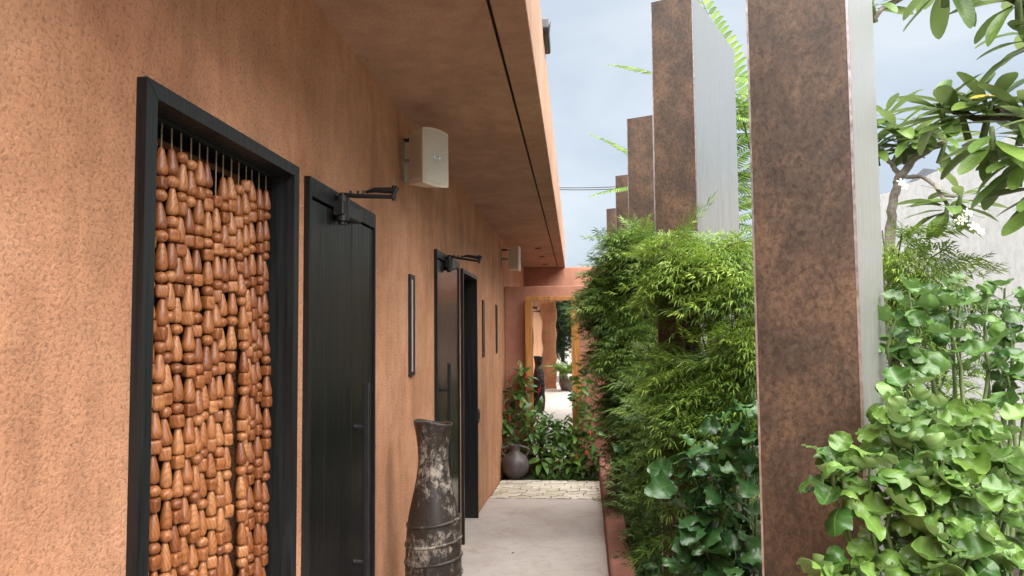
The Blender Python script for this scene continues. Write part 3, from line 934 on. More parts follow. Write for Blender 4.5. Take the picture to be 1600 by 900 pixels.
# ------------------------------------------------------------------ fine aralia foliage (joined per plant)
def compound_template(seed, L=.24, pairs=6, sub=5, ll=.05, lw=.009, droop=.35):
    """one feathery leaf: arrays of leaflet verts (n,5,3)"""
    r = random.Random(seed); out = []
    def rach(s): return Vector((L*s, 0, -droop*L*s*s))
    def leaflet(p, d, n, l, w):
        d = d.normalized(); y = n.cross(d).normalized(); z = d.cross(y)
        dz = Vector((0, 0, -1))
        b0 = p; mid = p+d*l*.42; tip = p+d*l+dz*l*r.uniform(.22, .55)
        out.append([b0, mid+y*w/2+z*w*.18, mid-y*w/2+z*w*.18, tip, mid-z*w*.1])
    for i in range(pairs+1):
        s = .22+.78*i/pairs
        for sd in ((-1, 1) if i < pairs else (0,)):
            p = rach(s)
            ang = R(58-18*s)*sd + r.uniform(-.15, .15)
            d = Vector((math.cos(ang), math.sin(ang), r.uniform(-.25, .2)))
            pl = L*(.42-.18*s)*r.uniform(.85, 1.15)
            for k in range(sub):
                u = (k+1)/sub
                q = p+d*pl*u + Vector((0, 0, -.25*pl*u*u))
                for e in ((-1, 1) if k < sub-1 else (0,)):
                    a2 = math.atan2(d.y, d.x)+e*R(38)+r.uniform(-.25, .25)
                    dd = Vector((math.cos(a2), math.sin(a2), r.uniform(-.5, .15)))
                    leaflet(q, dd, Vector((r.uniform(-.4, .4), r.uniform(-.4, .4), 1)), ll*r.uniform(.7, 1.15), lw*r.uniform(.8, 1.2))
    return np.array([[tuple(v) for v in lf] for lf in out], dtype=np.float32)
LF_TRI = np.array([(0, 4, 1), (0, 2, 4), (1, 4, 3), (4, 2, 3)], dtype=np.int32)
def joined_leaves(name, mat, parent, base, placements, templates):
    """placements: (pos, dir, normal, scale, tint) arrays merged into one mesh"""
    V = []; T = []
    for (p, d, n, s, ti, k) in placements:
        d = Vector(d).normalized(); y = Vector(n).cross(d)
        if y.length < 1e-4: y = d.orthogonal()
        y.normalize(); z = d.cross(y)
        A = np.array([[d.x, d.y, d.z], [y.x, y.y, y.z], [z.x, z.y, z.z]], dtype=np.float32)*s
        tp = templates[k % len(templates)]
        V.append(tp.reshape(-1, 3) @ A + np.array([p[0]-base[0], p[1]-base[1], p[2]-base[2]], dtype=np.float32))
        tl = np.clip(ti + rng.normal(0, .10, len(tp)), 0, 1)
        T.append(np.repeat(tl, 5))
    V = np.concatenate(V); T = np.concatenate(T).astype(np.float32)
    nl = len(V)//5
    F = (LF_TRI[None]+(np.arange(nl, dtype=np.int32)*5)[:, None, None]).reshape(-1, 3)
    me = bpy.data.meshes.new(name)
    me.vertices.add(len(V)); me.vertices.foreach_set('co', V.ravel())
    me.loops.add(F.size); me.loops.foreach_set('vertex_index', F.ravel())
    me.polygons.add(len(F)); me.polygons.foreach_set('loop_start', np.arange(0, F.size, 3, dtype=np.int32))
    me.polygons.foreach_set('loop_total', np.full(len(F), 3, dtype=np.int32))
    at_ = me.attributes.new('tint', 'FLOAT', 'POINT'); at_.data.foreach_set('value', T)
    me.update(calc_edges=True)
    o = link(name, me, mat, parent); o['kind'] = 'stuff'
    return o
TP_BIG = [compound_template(s, .24, 5, 5, .052, .0074, .85) for s in (1, 2, 3, 4)]
TP_MID = [compound_template(s, .22, 5, 5, .048, .0078, .75) for s in (5, 6, 7, 8)]
NTRI = 0
def aralia(label, base, clumps, templates, mat, dens, size=1.0, tip_light=.3, group='fine-leaved aralia shrubs'):
    """clumps: (px, py, Y, rx_px, ry_px, depth_m)"""
    global NTRI
    base = Vector(base)
    t = thing('aralia_shrub', base, label, 'shrub', group)
    pl = []; st = MB()
    cs = []
    for (px, py, Y, rx, ry, dp) in clumps:
        c = at(px, py, Y); k = Y/FPX*1.02
        cs.append((c, rx*k, dp, ry*k))
    zmax = max(c.z+rz for c, rx, dp, rz in cs); zmin = min(c.z-rz for c, rx, dp, rz in cs)
    for (c, rx, dp, rz) in cs:
        num = int(dens*(rx*rz+rx*dp+dp*rz)*3)
        for i in range(num):
            n = rdir(-.85, 1)
            rad = random.uniform(.45, 1.0)**.6
            p = c+Vector((n.x*rx, n.y*dp, n.z*rz))*rad*.86
            d = Vector((n.x*.9, n.y*.9, n.z*.35+.12)) + rdir()*.45
            up = Vector((0, 0, 1)) + n*.5 + rdir()*.25
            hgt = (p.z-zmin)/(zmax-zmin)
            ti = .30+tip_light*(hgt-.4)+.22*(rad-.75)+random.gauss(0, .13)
            pl.append((p - d.normalized()*.10*size, d, up, size*random.uniform(.75, 1.15), ti, random.randrange(99)))
        # woody stem to the clump with a few twigs
        b0 = base+Vector((random.uniform(-.08, .08), random.uniform(-.12, .12), 0))
        mid = b0.lerp(c, .5)+Vector((random.uniform(-.05, .05), random.uniform(-.05, .05), .05))
        st.tube([b0, mid, c], [.013, .010, .006], 6)
        for k in range(5):
            q = c+Vector((random.uniform(-.8, .8)*rx, random.uniform(-.8, .8)*dp, random.uniform(-.5, .8)*rz))
            s = mid.lerp(c, random.uniform(.2, 1))
            st.tube([s, s.lerp(q, .5)+Vector((0, 0, .03)), q], [.006, .0045, .003], 5)
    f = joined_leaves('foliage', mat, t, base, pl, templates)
    NTRI += len(f.data.polygons)
    st.build('stem', 'stem_brown', t, base)
    return t
# the two shrubs on the path side, the fill behind, and the one by the near fin
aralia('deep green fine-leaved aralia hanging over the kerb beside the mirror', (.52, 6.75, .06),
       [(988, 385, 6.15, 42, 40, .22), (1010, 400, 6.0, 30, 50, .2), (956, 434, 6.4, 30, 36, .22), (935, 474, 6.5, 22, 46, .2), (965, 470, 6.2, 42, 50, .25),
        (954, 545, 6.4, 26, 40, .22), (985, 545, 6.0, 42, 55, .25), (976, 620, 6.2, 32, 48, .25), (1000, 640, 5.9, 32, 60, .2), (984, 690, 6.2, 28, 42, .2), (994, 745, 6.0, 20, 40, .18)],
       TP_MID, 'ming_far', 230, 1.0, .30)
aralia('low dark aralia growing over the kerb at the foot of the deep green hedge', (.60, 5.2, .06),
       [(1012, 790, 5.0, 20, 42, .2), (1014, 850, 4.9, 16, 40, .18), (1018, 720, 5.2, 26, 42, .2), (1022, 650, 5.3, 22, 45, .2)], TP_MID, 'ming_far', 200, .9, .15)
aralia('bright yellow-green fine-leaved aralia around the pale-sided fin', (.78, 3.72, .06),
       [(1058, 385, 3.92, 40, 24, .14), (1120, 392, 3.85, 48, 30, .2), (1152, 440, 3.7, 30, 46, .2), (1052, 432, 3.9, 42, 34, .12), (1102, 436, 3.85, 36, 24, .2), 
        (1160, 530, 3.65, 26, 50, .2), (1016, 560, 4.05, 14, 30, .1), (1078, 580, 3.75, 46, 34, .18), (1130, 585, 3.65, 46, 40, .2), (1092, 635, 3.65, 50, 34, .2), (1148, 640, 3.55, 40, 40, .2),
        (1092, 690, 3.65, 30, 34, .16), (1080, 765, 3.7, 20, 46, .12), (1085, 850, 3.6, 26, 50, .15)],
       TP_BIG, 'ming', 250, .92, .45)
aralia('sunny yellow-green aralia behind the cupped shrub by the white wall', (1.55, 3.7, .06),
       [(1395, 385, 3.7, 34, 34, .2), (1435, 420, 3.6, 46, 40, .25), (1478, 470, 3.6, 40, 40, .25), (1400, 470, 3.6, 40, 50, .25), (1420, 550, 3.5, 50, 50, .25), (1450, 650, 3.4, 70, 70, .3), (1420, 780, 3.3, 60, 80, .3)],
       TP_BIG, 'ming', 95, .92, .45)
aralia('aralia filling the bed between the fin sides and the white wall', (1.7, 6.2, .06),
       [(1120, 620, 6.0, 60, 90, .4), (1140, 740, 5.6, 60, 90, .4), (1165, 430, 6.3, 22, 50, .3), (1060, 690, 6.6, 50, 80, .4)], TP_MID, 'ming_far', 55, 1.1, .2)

# ------------------------------------------------------------------ leafy shrubs with single leaves
def shoot_shrub(name, label, cat, base, shoots, meshes, nleaf, size, spread=.5, stem_mat='stem_green', r0=.012, group=None, lift=.25, droop_dir=0):
    """shoots: list of (tip, axis); leaves ring each tip"""
    base = Vector(base)
    t = thing(name, base, label, cat, group)
    st = MB()
    for (tip, ax) in shoots:
        tip = Vector(tip); ax = Vector(ax).normalized()
        b0 = base+Vector((random.uniform(-.06, .06), random.uniform(-.06, .06), 0))
        mid = b0.lerp(tip, .55)+Vector((random.uniform(-.05, .05), random.uniform(-.05, .05), 0))
        low = tip-ax*.09
        st.tube([b0, mid, low, tip], [r0, r0*.7, r0*.45, r0*.25], 7)
        o1 = ax.orthogonal().normalized(); o2 = ax.cross(o1)
        a0 = random.uniform(0, 6.28)
        nl = nleaf+random.randint(-1, 1)
        for k in range(nl):
            a = a0+k*2.4
            u = k/max(1, nl-1)           # 0 = oldest, outermost
            out = o1*math.cos(a)+o2*math.sin(a)
            d = out*(1.0-.45*u)+ax*(-.1+.75*u)+Vector((0, 0, droop_dir)) + rdir()*.25
            nrm = ax*(1-.3*u)+Vector((0, 0, lift))+rdir()*.75
            p = tip-ax*(.085*(1-u))*spread*2
            place_leaf(random.choice(meshes), t, base, p, d, nrm, size*(1-.35*u)*random.uniform(.65, 1.2))
    st.build('stem', stem_mat, t, base)
    return t
def px_shoots(lst, up=(0, 0, 1), jit=.35):
    out = []
    for (px, py, Y) in lst:
        out.append((at(px, py, Y), Vector(up)+rdir()*jit+Vector((0, -.25, 0))))
    return out
random.seed(21)
near = [(1415, 612, 1.72), (1385, 655, 1.66), (1445, 640, 1.70), (1480, 655, 1.72), (1430, 700, 1.64), (1512, 668, 1.74), (1545, 690, 1.72), (1575, 720, 1.74), (1478, 712, 1.62),
        (1360, 720, 1.60), (1316, 735, 1.58), (1300, 716, 1.58), (1400, 760, 1.62), (1455, 770, 1.58), (1520, 760, 1.62), (1570, 790, 1.66), (1610, 740, 1.72), (1620, 840, 1.66),
        (1530, 840, 1.56), (1480, 850, 1.54), (1580, 870, 1.58), (1330, 890, 1.56), (1295, 905, 1.54), (1370, 895, 1.54), (1440, 900, 1.52), (1510, 915, 1.52), (1400, 830, 1.66), (1550, 650, 1.82)]
shoot_shrub('cupped_leaf_shrub', 'bright shrub with cupped cream-edged leaves in front of the rust fin edge', 'shrub', (.83, 1.72, .06), px_shoots(near), FAB, 12, .84, .45, r0=.010)
mid = [(1420, 455, 2.45), (1455, 470, 2.5), (1500, 470, 2.5), (1400, 500, 2.4), (1440, 520, 2.35), (1545, 462, 2.6), (1570, 450, 2.65), (1490, 530, 2.45), (1535, 530, 2.5), (1580, 525, 2.6), (1600, 470, 2.7),
       (1570, 572, 2.5), (1605, 580, 2.55), (1425, 565, 2.35), (1480, 450, 2.55)]
shoot_shrub('cupped_leaf_shrub', 'taller deep green cupped-leaf shrub standing against the white wall', 'shrub', (1.25, 2.5, .06), px_shoots(mid), FAB2, 9, .84, .5, r0=.012)
lob = [(1085, 700, 3.1), (1130, 650, 3.15), (1165, 640, 3.05), (1110, 740, 3.0), (1160, 720, 2.95), (1085, 790, 2.95), (1140, 790, 2.9), (1180, 800, 2.9), (1100, 850, 2.85), (1150, 870, 2.8), (1080, 890, 2.85), (1190, 890, 2.8), (1120, 920, 2.8), (1060, 735, 3.1), (1175, 685, 3.0)]
shoot_shrub('lobed_leaf_shrub', 'low shrub of glossy dark lobed leaves between two rust fins', 'shrub', (.62, 2.95, .06), px_shoots(lob), LOB, 8, 1.0, .5, r0=.010, droop_dir=-.15)
lob2 = [(985, 700, 5.7), (1000, 760, 5.5), (1010, 830, 5.0), (1030, 880, 4.6), (1015, 900, 4.7)]
shoot_shrub('lobed_leaf_shrub', 'small dark lobed-leaf shrub in the shade behind the kerb', 'shrub', (.58, 4.9, .06), px_shoots(lob2), LOB, 9, .95, .6, r0=.009)
random.seed(33)
pen = [(812, 578, 9.05), (800, 605, 9.0), (822, 600, 9.05), (796, 650, 8.95), (815, 640, 8.9), (800, 675, 8.9), (825, 660, 8.85), (840, 640, 9.0), (855, 655, 8.95), (845, 680, 8.85), (868, 670, 8.95), (870, 690, 8.85), (830, 690, 8.85), (850, 705, 8.8), (870, 715, 8.8), (808, 690, 8.85), (790, 640, 8.95), (880, 665, 9.0), (862, 730, 8.75)]
pt = shoot_shrub('flowering_shrub', 'flowering shrub with red spikes behind the round amphora', 'shrub', (-.48, 9.0, -.1), px_shoots(pen, jit=.5), PEN, 13, 1.4, .9, r0=.008, droop_dir=-.12)
for (px, py, Y, h) in ((796, 600, 8.95, .10), (810, 574, 9.0, .09), (824, 590, 9.0, .10), (822, 610, 8.95, .09), (796, 655, 8.85, .05), (788, 640, 8.85, .05), (812, 630, 8.8, .05), (842, 612, 8.95, .06)):
    p = at(px, py, Y); b = MB(); lean = Vector((random.uniform(-.3, .4), -.1, 1)).normalized()
    b.tube([p-lean*h*.4, p+lean*h*.2, p+lean*h*.9], [.003, .006, .002], 6)
    for k in range(9):
        q = p+lean*h*random.uniform(-.2, .7)+rdir()*.012
        b.tube([q, q+rdir()*.010], [.006, .003], 5)
    b.build('flower', 'red_flower', pt, (-.48, 9.0, -.1))
random.seed(41)
pen2 = [(910, 585, 8.9), (920, 600, 8.85), (900, 620, 8.9), (918, 640, 8.8), (905, 655, 8.85), (895, 670, 8.8), (915, 690, 8.75), (900, 705, 8.75), (925, 670, 8.75), (885, 690, 8.85), (910, 725, 8.7), (892, 728, 8.72), (928, 710, 8.7), (880, 715, 8.8)]
pt = shoot_shrub('flowering_shrub', 'leafy shrub beside the kerb end, right under the mirror frame edge', 'shrub', (.08, 8.85, -.1), px_shoots(pen2, jit=.5), PEN, 13, 1.3, .9, r0=.008, droop_dir=-.12)
for (px, py, Y) in ((924, 677, 8.6), (917, 708, 8.6)):
    p = at(px, py, Y); b = MB()
    for k in range(14): 
        q = p+rdir()*.018; b.tube([q, q+rdir()*.014], [.009, .005], 5)
    b.build('flower', 'red_flower', pt, (.08, 8.85, -.1))
# strap-leaved tufts at the foot
def tuft(name, label, cat, base, nblade, L, W, mat, group, arch=.6, lo=.3):
    base = Vector(base); t = thing(name, base, label, cat, group)
    vs = []; fs = []; tint = []
    for k in range(nblade):
        a = random.uniform(0, 6.28); l = L*random.uniform(.6, 1.1); el = random.uniform(lo, 1.25)
        h = Vector((math.cos(a), math.sin(a), 0)); s = Vector((-h.y, h.x, 0)); tv = random.random(); o0 = len(vs)
        for i in range(6):
            u = i/5; w = W*(1-u**2)*.5+.0006
            p = h*(l*u*math.cos(el))+zv*(l*u*math.sin(el)-arch*l*u*u*.6)
            vs += [p-s*w, p+s*w]; tint += [tv, tv]
        fs += [(o0+2*i, o0+2*i+1, o0+2*i+3, o0+2*i+2) for i in range(5)]
    me = bpy.data.meshes.new('blades'); me.from_pydata([tuple(v) for v in vs], [], fs)
    at_ = me.attributes.new('tint', 'FLOAT', 'POINT'); at_.data.foreach_set('value', np.array(tint, dtype=np.float32))
    me.polygons.foreach_set('use_smooth', [True]*len(me.polygons))
    o = link('blades', me, mat, t); o['kind'] = 'stuff'
    return t
for (px, py, Y, lab) in ((850, 742, 8.65, 0), (868, 742, 8.66, 0), (885, 744, 8.62, 0), (905, 742, 8.64, 0), (838, 740, 8.7, 'small strap-leaved tuft right beside the round amphora'), (925, 742, 8.66, 'small strap-leaved tuft against the end of the kerb')):
    p = at(px, py, Y); p.z = floor_z(Y)-.01
    tuft('grass_tuft', lab or 'small dark strap-leaved tuft midway along the edge of the pavers', 'plant', p, 34, .2, .012, 'tuft', 'strap-leaved tufts')

# ------------------------------------------------------------------ frangipani trees
def plumeria(label, base, limbs, rosettes, rs, seed, nl=11, flowers=(), barks='bark'):
    random.seed(seed); base = Vector(base)
    t = thing('frangipani_tree', base, label, 'tree', 'frangipani trees')
    for i, (pts, r0, r1) in enumerate(limbs):
        b = MB(); P = [Vector(p) for p in pts]; dense = []
        for a, c in zip(P[:-1], P[1:]):
            for k in range(4): dense.append(a.lerp(c, k/4)+rdir()*r0*.25)
        dense.append(P[-1]); n_ = len(dense)
        b.tube(dense, [(r0+(r1-r0)*k/(n_-1))*random.uniform(.92, 1.1) for k in range(n_)], 8)
        b.build('trunk' if i == 0 else 'branch', barks, t, base)
    for (px, py, Y, sx, el) in rosettes:
        c = at(px, py, Y); a0 = random.uniform(0, 6.28)
        tilt = Vector((sx, -.15, 1)).normalized()
        o1 = tilt.orthogonal().normalized(); o2 = tilt.cross(o1)
        for k in range(nl):
            a = a0+k*2.4; u = k/(nl-1)
            d = (o1*math.cos(a)+o2*math.sin(a))+tilt*(el-.45+.9*u)+rdir()*.18
            place_leaf(random.choice(PLU), t, base, c-tilt*(.05*(1-u)), d, tilt+rdir()*.35+Vector((0, 0, .3)), rs*random.uniform(.78, 1.12))
        b = MB(); b.tube([c-tilt*.14, c-tilt*.05, c+tilt*.02], [.016, .014, .009], 7); b.build('branch', 'stem_green', t, base)
    for (px, py, Y) in flowers:
        c = at(px, py, Y); f = MB(); nrm = Vector((random.uniform(-.3, .3), -1, .45)).normalized()
        o1 = nrm.orthogonal().normalized(); o2 = nrm.cross(o1)
        for k in range(5):
            a = k*2*math.pi/5; d = o1*math.cos(a)+o2*math.sin(a); s = nrm.cross(d)
            pts = [c, c+d*.010+s*.0065+nrm*.004, c+d*.021+s*.009+nrm*.006, c+d*.029+s*.0035+nrm*.004, c+d*.027-s*.0055+nrm*.001, c+d*.011-s*.0065]
            f.add(pts, [(0, 1, 2, 3, 4, 5)], True)
        fo = f.build('flower', 'white_petal', t, base)
        f = MB(); f.tube([c, c+nrm*.004], [.006, .003], 8); f.build('flower_eye', 'yellow_eye', fo, base)
    return t
A = lambda *a: at(*a)
b0 = Vector((2.15, 4.9, .05))
plumeria('slender pale-barked frangipani with white flowers before the white wall', b0,
         [([b0, A(1388, 480, 4.9), A(1391, 360, 4.9), A(1394, 318, 4.85), A(1402, 282, 4.8)], .04, .026),
          ([A(1402, 282, 4.8), A(1424, 252, 4.75), A(1455, 232, 4.7), A(1476, 222, 4.65)], .026, .017),
          ([A(1406, 274, 4.8), A(1392, 255, 4.8), A(1378, 240, 4.8), A(1366, 228, 4.85)], .016, .012),
          ([A(1392, 255, 4.8), A(1402, 240, 4.8), A(1412, 226, 4.8)], .012, .009),
          ([A(1412, 276, 4.78), A(1440, 276, 4.7), A(1462, 290, 4.6), A(1480, 320, 4.5)], .013, .010),
          ([A(1470, 304, 4.55), A(1490, 307, 4.5), A(1500, 303, 4.5)], .009, .008),
          ([A(1366, 30, 4.7), A(1380, 12, 4.7), A(1420, -10, 4.7)], .012, .02)],
         [(1480, 322, 4.5, .1, -.15), (1502, 302, 4.5, .2, .2), (1412, 222, 4.8, -.1, .3), (1366, 226, 4.85, -.2, .2), (1478, 220, 4.65, .3, .2), (1385, 175, 4.9, -.2, .3), (1440, 205, 4.7, -.1, .1), (1400, 200, 4.8, -.3, .2), (1362, 0, 4.7, -.2, .2)],
         (.88), 51, 13, [(1499, 346, 4.2), (1521, 354, 4.18), (1512, 332, 4.22), (1505, 341, 4.22), (1531, 360, 4.2), (1408, 285, 4.6), (1412, 291, 4.62)])
b1 = Vector((3.0, 3.5, .05))
plumeria('thick dark-limbed frangipani with long leaves spreading over the yard', b1,
         [([b1, A(1850, 420, 3.5), A(1800, 280, 3.5)], .11, .08),
          ([A(1800, 280, 3.5), A(1700, 215, 3.45), A(1640, 192, 3.4), A(1595, 178, 3.35), A(1552, 176, 3.3)], .055, .03),
          ([A(1575, 178, 3.33), A(1540, 188, 3.3), A(1500, 176, 3.35), A(1470, 170, 3.4)], .018, .010),
          ([A(1800, 280, 3.5), A(1720, 250, 3.35), A(1650, 240, 3.25), A(1600, 240, 3.2)], .04, .018),
          ([A(1800, 280, 3.5), A(1730, 120, 3.3), A(1660, 40, 3.2), A(1605, 50, 3.2)], .05, .018),
          ([A(1660, 40, 3.2), A(1610, 8, 3.15), A(1575, -8, 3.1)], .03, .02),
          ([A(1575, -8, 3.1), A(1520, -40, 3.2), A(1478, -30, 3.2)], .015, .010)],
         [(1548, 165, 3.3, .2, .35), (1500, 170, 3.35, -.3, .25), (1468, 168, 3.4, -.4, .2), (1550, 205, 3.15, -.1, -.35), (1598, 238, 3.15, .1, -.4), (1605, 175, 3.2, .2, .1), (1612, 55, 3.2, -.2, .1), (1590, -12, 3.1, -.1, .0), (1478, -42, 3.2, 0, -.5), (1640, 290, 3.1, 0, -.3)],
         (.80), 52, 14, (), 'bark_dark')
yl = leaf_mesh('leaf', 'leaf_yellow', .16, .05, 6, 2, p_obov, .2, .2)
for o in [o for o in col.objects if o.get('label', '').startswith('thick dark-limbed')]:
    place_leaf(yl, o, b1, at(1556, 150, 3.15), (-1, -.1, .1), (0, -.6, 1), .62)

# ------------------------------------------------------------------ feathery tree behind the fins
def frond_mesh(L, n, ll, lw, seed, droop=.28):
    r = random.Random(seed); vs = []; fs = []; ti = []
    def rp(s): return Vector((L*s, 0, .10*L*s-droop*L*s*s))
    for i in range(n):
        s = .12+.88*i/(n-1); p = rp(s)
        l = ll*max(.18, math.sin(math.pi*min(1, .22+.76*s)))*r.uniform(.9, 1.08); tv = r.random()
        for sd in (-1, 1):
            d = Vector((.38+.2*s, sd, -.22+r.uniform(-.1, .1))).normalized(); y = Vector((1, 0, 0))
            o = len(vs); w = lw
            vs += [p, p+d*l*.3+y*w*.5, p+d*l*.75+y*w*.38-zv*l*.06, p+d*l-zv*l*.12, p+d*l*.75-y*w*.38-zv*l*.06, p+d*l*.3-y*w*.5]
            fs += [(o, o+1, o+2, o+3, o+4, o+5)] if sd < 0 else [(o+5, o+4, o+3, o+2, o+1, o)]
            ti += [tv]*6
    b = MB(); b.add(vs, fs)
    k = len(vs); b.tube([rp(i/8) for i in range(9)], [.006*(1-.8*i/8) for i in range(9)], 5)
    me = b.mesh('frond'); me.materials.append(M['pinnate'])
    ti += [.2]*(len(me.vertices)-k)
    at_ = me.attributes.new('tint', 'FLOAT', 'POINT'); at_.data.foreach_set('value', np.array(ti, dtype=np.float32))
    return me
FR = [frond_mesh(.95, 26, .17, .030, s, d) for s, d in ((1, .2), (2, .32), (3, .45))]
TB = Vector((1.75, 8.4, .05))
t = thing('feathery_tree', TB, 'young tree with long ferny pinnate fronds rising behind the fins', 'tree')
random.seed(61)
b = MB(); crown = Vector((1.45, 8.0, 3.55))
b.tube([TB, TB.lerp(crown, .5)+Vector((.05, 0, 0)), crown, crown+Vector((.05, .05, .7))], [.06, .045, .03, .015], 9); b.build('trunk', 'bark', t, TB)
tips = [(950, 101, 7.6), (924, 206, 7.8), (920, 307, 7.8), (1093, -40, 7.2)]
hubs = [(1030, 118, 7.8), (1020, 262, 8.0), (1010, 290, 8.0), (1172, 232, 7.2)]
for tp, hb in zip(tips, hubs):
    p0, p1 = at(*hb), at(*tp); d = p1-p0
    nrm = Vector((0, -.25, 1)) if tp[0] != 1093 else Vector((.2, -1, .15))
    place_leaf(FR[0], t, TB, p0, d+Vector((0, 0, .06)), nrm, d.length/.95, 'frond')
for k in range(46):
    u = random.random()
    c = crown+Vector((random.uniform(-.18, .25), random.uniform(-.2, .2), random.uniform(-1.4, .45)))
    a = random.uniform(-.9, 2.3)
    d = Vector((math.cos(a), math.sin(a)*1.0, random.uniform(-.15, .55)))
    place_leaf(random.choice(FR), t, TB, c, d, Vector((0, 0, 1))+rdir()*.3, random.uniform(.75, 1.05), 'frond')
for k in range(16):   # lower fronds seen in the gap between two fins
    c = at(1166+random.uniform(-8, 20), random.uniform(120, 340), 7.0+random.uniform(-.4, .4))
    d = Vector((random.uniform(-1, 1), -.5, random.uniform(-.4, .3)))
    place_leaf(random.choice(FR), t, TB, c-d.normalized()*.2, d, Vector((0, -.3, 1))+rdir()*.3, random.uniform(.45, .7), 'frond')

# ------------------------------------------------------------------ trees as clouds of leaves (behind the fins and behind the viewpoint)
TREE_T = []
for s in (1, 2, 3):
    r = random.Random(s); L = []
    for k in range(16):
        p = Vector((r.uniform(-.14, .14), r.uniform(-.14, .14), r.uniform(-.12, .12)))
        d = Vector((r.uniform(-1, 1), r.uniform(-1, 1), r.uniform(-.9, .2))).normalized()
        y = d.orthogonal().normalized(); l = r.uniform(.09, .15); w = l*.42
        L.append([tuple(q) for q in (p, p+d*l*.5+y*w/2, p+d*l*.5-y*w/2, p+d*l, p+d*l*.5)])
    TREE_T.append(np.array(L, dtype=np.float32))
def tree(label, base, h, r, n, mat='dark_tree', group=None):
    global NTRI
    base = Vector(base); t = thing('broadleaf_tree', base, label, 'tree', group)
    b = MB(); top = base+zv*h*.6
    b.tube([base, base.lerp(top, .5)+Vector((.1, .05, 0)), top], [.12, .09, .05], 9)
    pl = []
    blobs = [(base+Vector((random.uniform(-.6, .6)*r, random.uniform(-.6, .6)*r, h*random.uniform(.35, .92))), r*random.uniform(.4, .62)) for _ in range(11)]
    for c, rr_ in blobs:
        b.tube([base+zv*h*.35, c], [.035, .012], 6)
        for k in range(n//11):
            nn = rdir(-.8, 1); p = c+nn*rr_*random.uniform(.6, 1)
            pl.append((p, nn+rdir()*.6, zv+rdir()*.5, random.uniform(.8, 1.4), random.random(), random.randrange(9)))
    b.build('trunk', 'bark_dark', t, base)
    f = joined_leaves('crown', mat, t, base, pl, TREE_T); NTRI += len(f.data.polygons)
    return t
random.seed(71)
tree('dark evergreen tree standing behind the potted palms, seen in the mirror', (-.3, -8.2, -.3), 5.2, 1.7, 2600)
tree('round green tree beyond the white yard wall end', (2.9, 17.5, -.3), 3.9, 1.3, 1200, 'pinnate')

# ------------------------------------------------------------------ white yard wall, low slatted wall, shade cloth, cable
B0 = (4.0, 12, -.3)
t = thing('yard_wall', B0, 'white rendered wall behind the garden on the far side of the yard', 'wall')
b = MB(); nn = 60; top = [(y, 3.36+.03*math.sin(y*1.3)+.02*math.sin(y*3.1)+.012*rng.normal()) for y in np.linspace(1.0, 15.6, nn)]
for (ya, za), (yb_, zb_) in zip(top[:-1], top[1:]):
    b.add([(4.0, ya, -.3), (4.0, yb_, -.3), (4.0, yb_, zb_), (4.0, ya, za), (4.22, ya, za), (4.22, yb_, zb_), (4.22, yb_, -.3), (4.22, ya, -.3)], [(0, 3, 2, 1), (3, 4, 5, 2), (4, 7, 6, 5)])
b.add([(4, 1, -.3), (4.22, 1, -.3), (4.22, 1, top[0][1]), (4, 1, top[0][1])], [(0, 1, 2, 3)])
b.build('wall', 'white_wall', t, B0)
B0 = (3.4, 5.2, .0)
t = thing('low_wall', B0, 'low orange slatted wall under a grey stone coping', 'wall')
b = MB(); b.box((3.42, 3.6, 0), (3.50, 6.0, .98)); b.build('core', 'stone', t, B0)
b = MB(); b.box((3.33, 3.58, .98), (3.56, 6.03, 1.045), .012); b.build('coping', 'stone', t, B0)
for k in range(24):
    b = MB(); y = 3.6+k*.1; b.box((3.39, y+.003, .0), (3.42, y+.095, .975), .004); b.build('slat', 'slat', t, B0)
B0 = (4.3, 10.4, 3.3)
t = thing('shade_cloth', B0, 'dark shade cloth hanging over the top of the white wall', 'cloth')
b = MB(); vs_ = []; fs_ = []
for j in range(7):
    for i in range(13):
        y = 9.55+i*.16; s = j/6
        vs_.append((4.26+.5*s+.03*math.sin(i*1.1), y, 3.34+.42*s*(1-.35*abs(i-5)/6)-.10*(1-s)*0+.02*math.sin(i*1.7+j)))
for j in range(6):
    for i in range(12):
        a = j*13+i; fs_.append((a, a+1, a+14, a+13))
b.add(vs_, fs_, True); b.build('cloth', 'shade_cloth', t, B0)
b = MB(); p0 = at(760, 286, 16); p1 = at(1150, 268, 15)
for q in (0, 1):
    pts = [p0.lerp(p1, k/16)+Vector((0, 0, -.25*4*(k/16)*(1-k/16)*(1-.1*q)+.02*q)) for k in range(17)]
    b.tube(pts, .009, 5)
tag(b.build('overhead_cable', 'cable'), 'thin twisted black cable strung across the sky', 'cable')

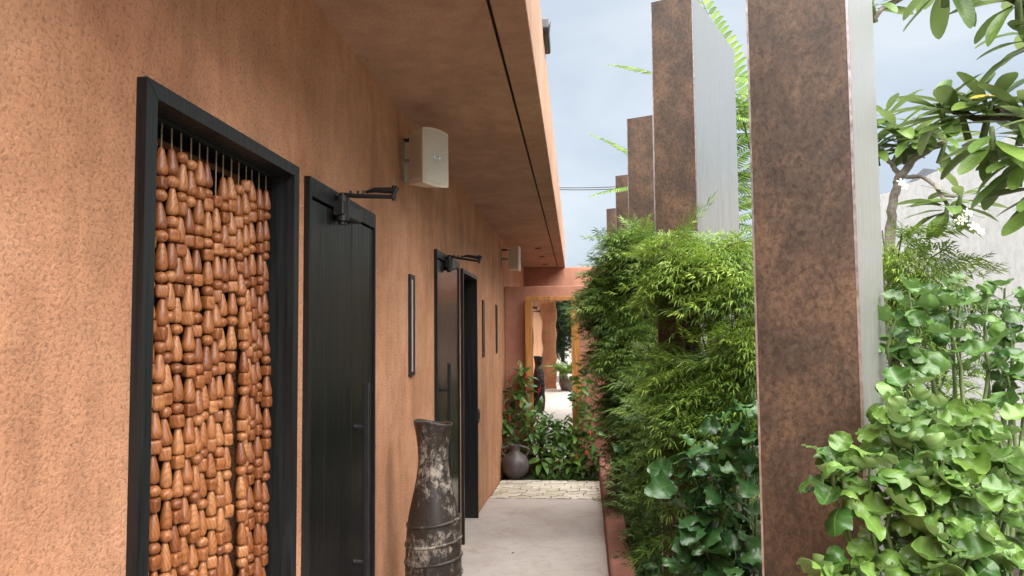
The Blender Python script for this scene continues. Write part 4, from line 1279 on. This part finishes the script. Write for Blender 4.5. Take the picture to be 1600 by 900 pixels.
# ------------------------------------------------------------------ behind the viewpoint (seen in the mirror)
B0 = (-.62, -5.3, -.0)
t = thing('plaster_pier', B0, 'terracotta plastered pier at the entrance end of the passage', 'pier')
b = MB(); b.box((-.88, -5.5, -.3), (-.42, -5.05, 2.75), .01); b.build('shaft', 'plaster', t, B0)
b = MB(); b.box((-.90, -5.52, -.3), (-.40, -5.03, .12), .01); b.build('base', 'plaster', t, B0)
soil_patch('yard', -3, 3, -14, -5, -.04, 10, 14, .01)
PALM = [frond_mesh(.62, 20, .20, .026, s, d) for s, d in ((11, .55), (12, .8))]
for me in PALM: me.materials.clear(); me.materials.append(M['palm'])
for (x, y, s, lab) in ((-.12, -4.0, 1.0, 'potted palm in a round clay pot by the entrance, seen in the mirror'), (.16, -4.7, 1.12, 'larger potted palm behind the round clay pot, seen in the mirror')):
    B0 = (x, y, 0); t = thing('potted_palm', B0, lab, 'plant')
    b = MB(); b.lathe([(0, 0), (.13*s, 0), (.19*s, .12*s), (.21*s, .22*s), (.17*s, .34*s), (.18*s, .37*s), (.15*s, .37*s), (.14*s, .30*s), (0, .30*s)], 28, x, y); b.build('pot', 'terracotta_pot', t, B0)
    b = MB(); b.tube([(x, y, .25*s), (x, y, .5*s)], [.03, .02], 8); b.build('stem', 'stem_green', t, B0)
    for k in range(15):
        a = k*2.4; place_leaf(random.choice(PALM), t, B0, (x, y, .48*s), (math.cos(a), math.sin(a), random.uniform(.5, 1.6)), (0, 0, 1), s*random.uniform(.85, 1.15), 'frond')

# a few dry leaves blown onto the concrete
M['dry_leaf'] = simple('dry_leaf', (.16, .085, .04), .8)
DRY = leaf_mesh('dry_leaf', 'dry_leaf', .05, .022, 6, 2, p_oval, .7, .1)
for (px, py, zz, a, sc, lab) in ((799, 866, 0, .6, .6, 'small dry curled leaf lying mid path on the concrete'), (931, 777, 0, 2.5, .9, 'dry leaf caught at the kerb where concrete meets pavers'), (771, 768, 0, 4.0, .8, 'dry leaf lying against the foot of the terracotta wall')):
    d = CF + CR*((px-800)/FPX) + CU*((450-py)/FPX); d = d*(-CAM_Z/d.z)
    o = link('dry_leaf', DRY, None); o.location = (d.x, d.y, floor_z(d.y)+.006); o.rotation_euler = (.1, -.05, a); o.scale = (sc, sc, sc)
    tag(o, lab, 'leaf', 'dry leaves on the path')

scene.render.engine = 'CYCLES'
print('foliage tris', NTRI, 'objects', len(col.objects))
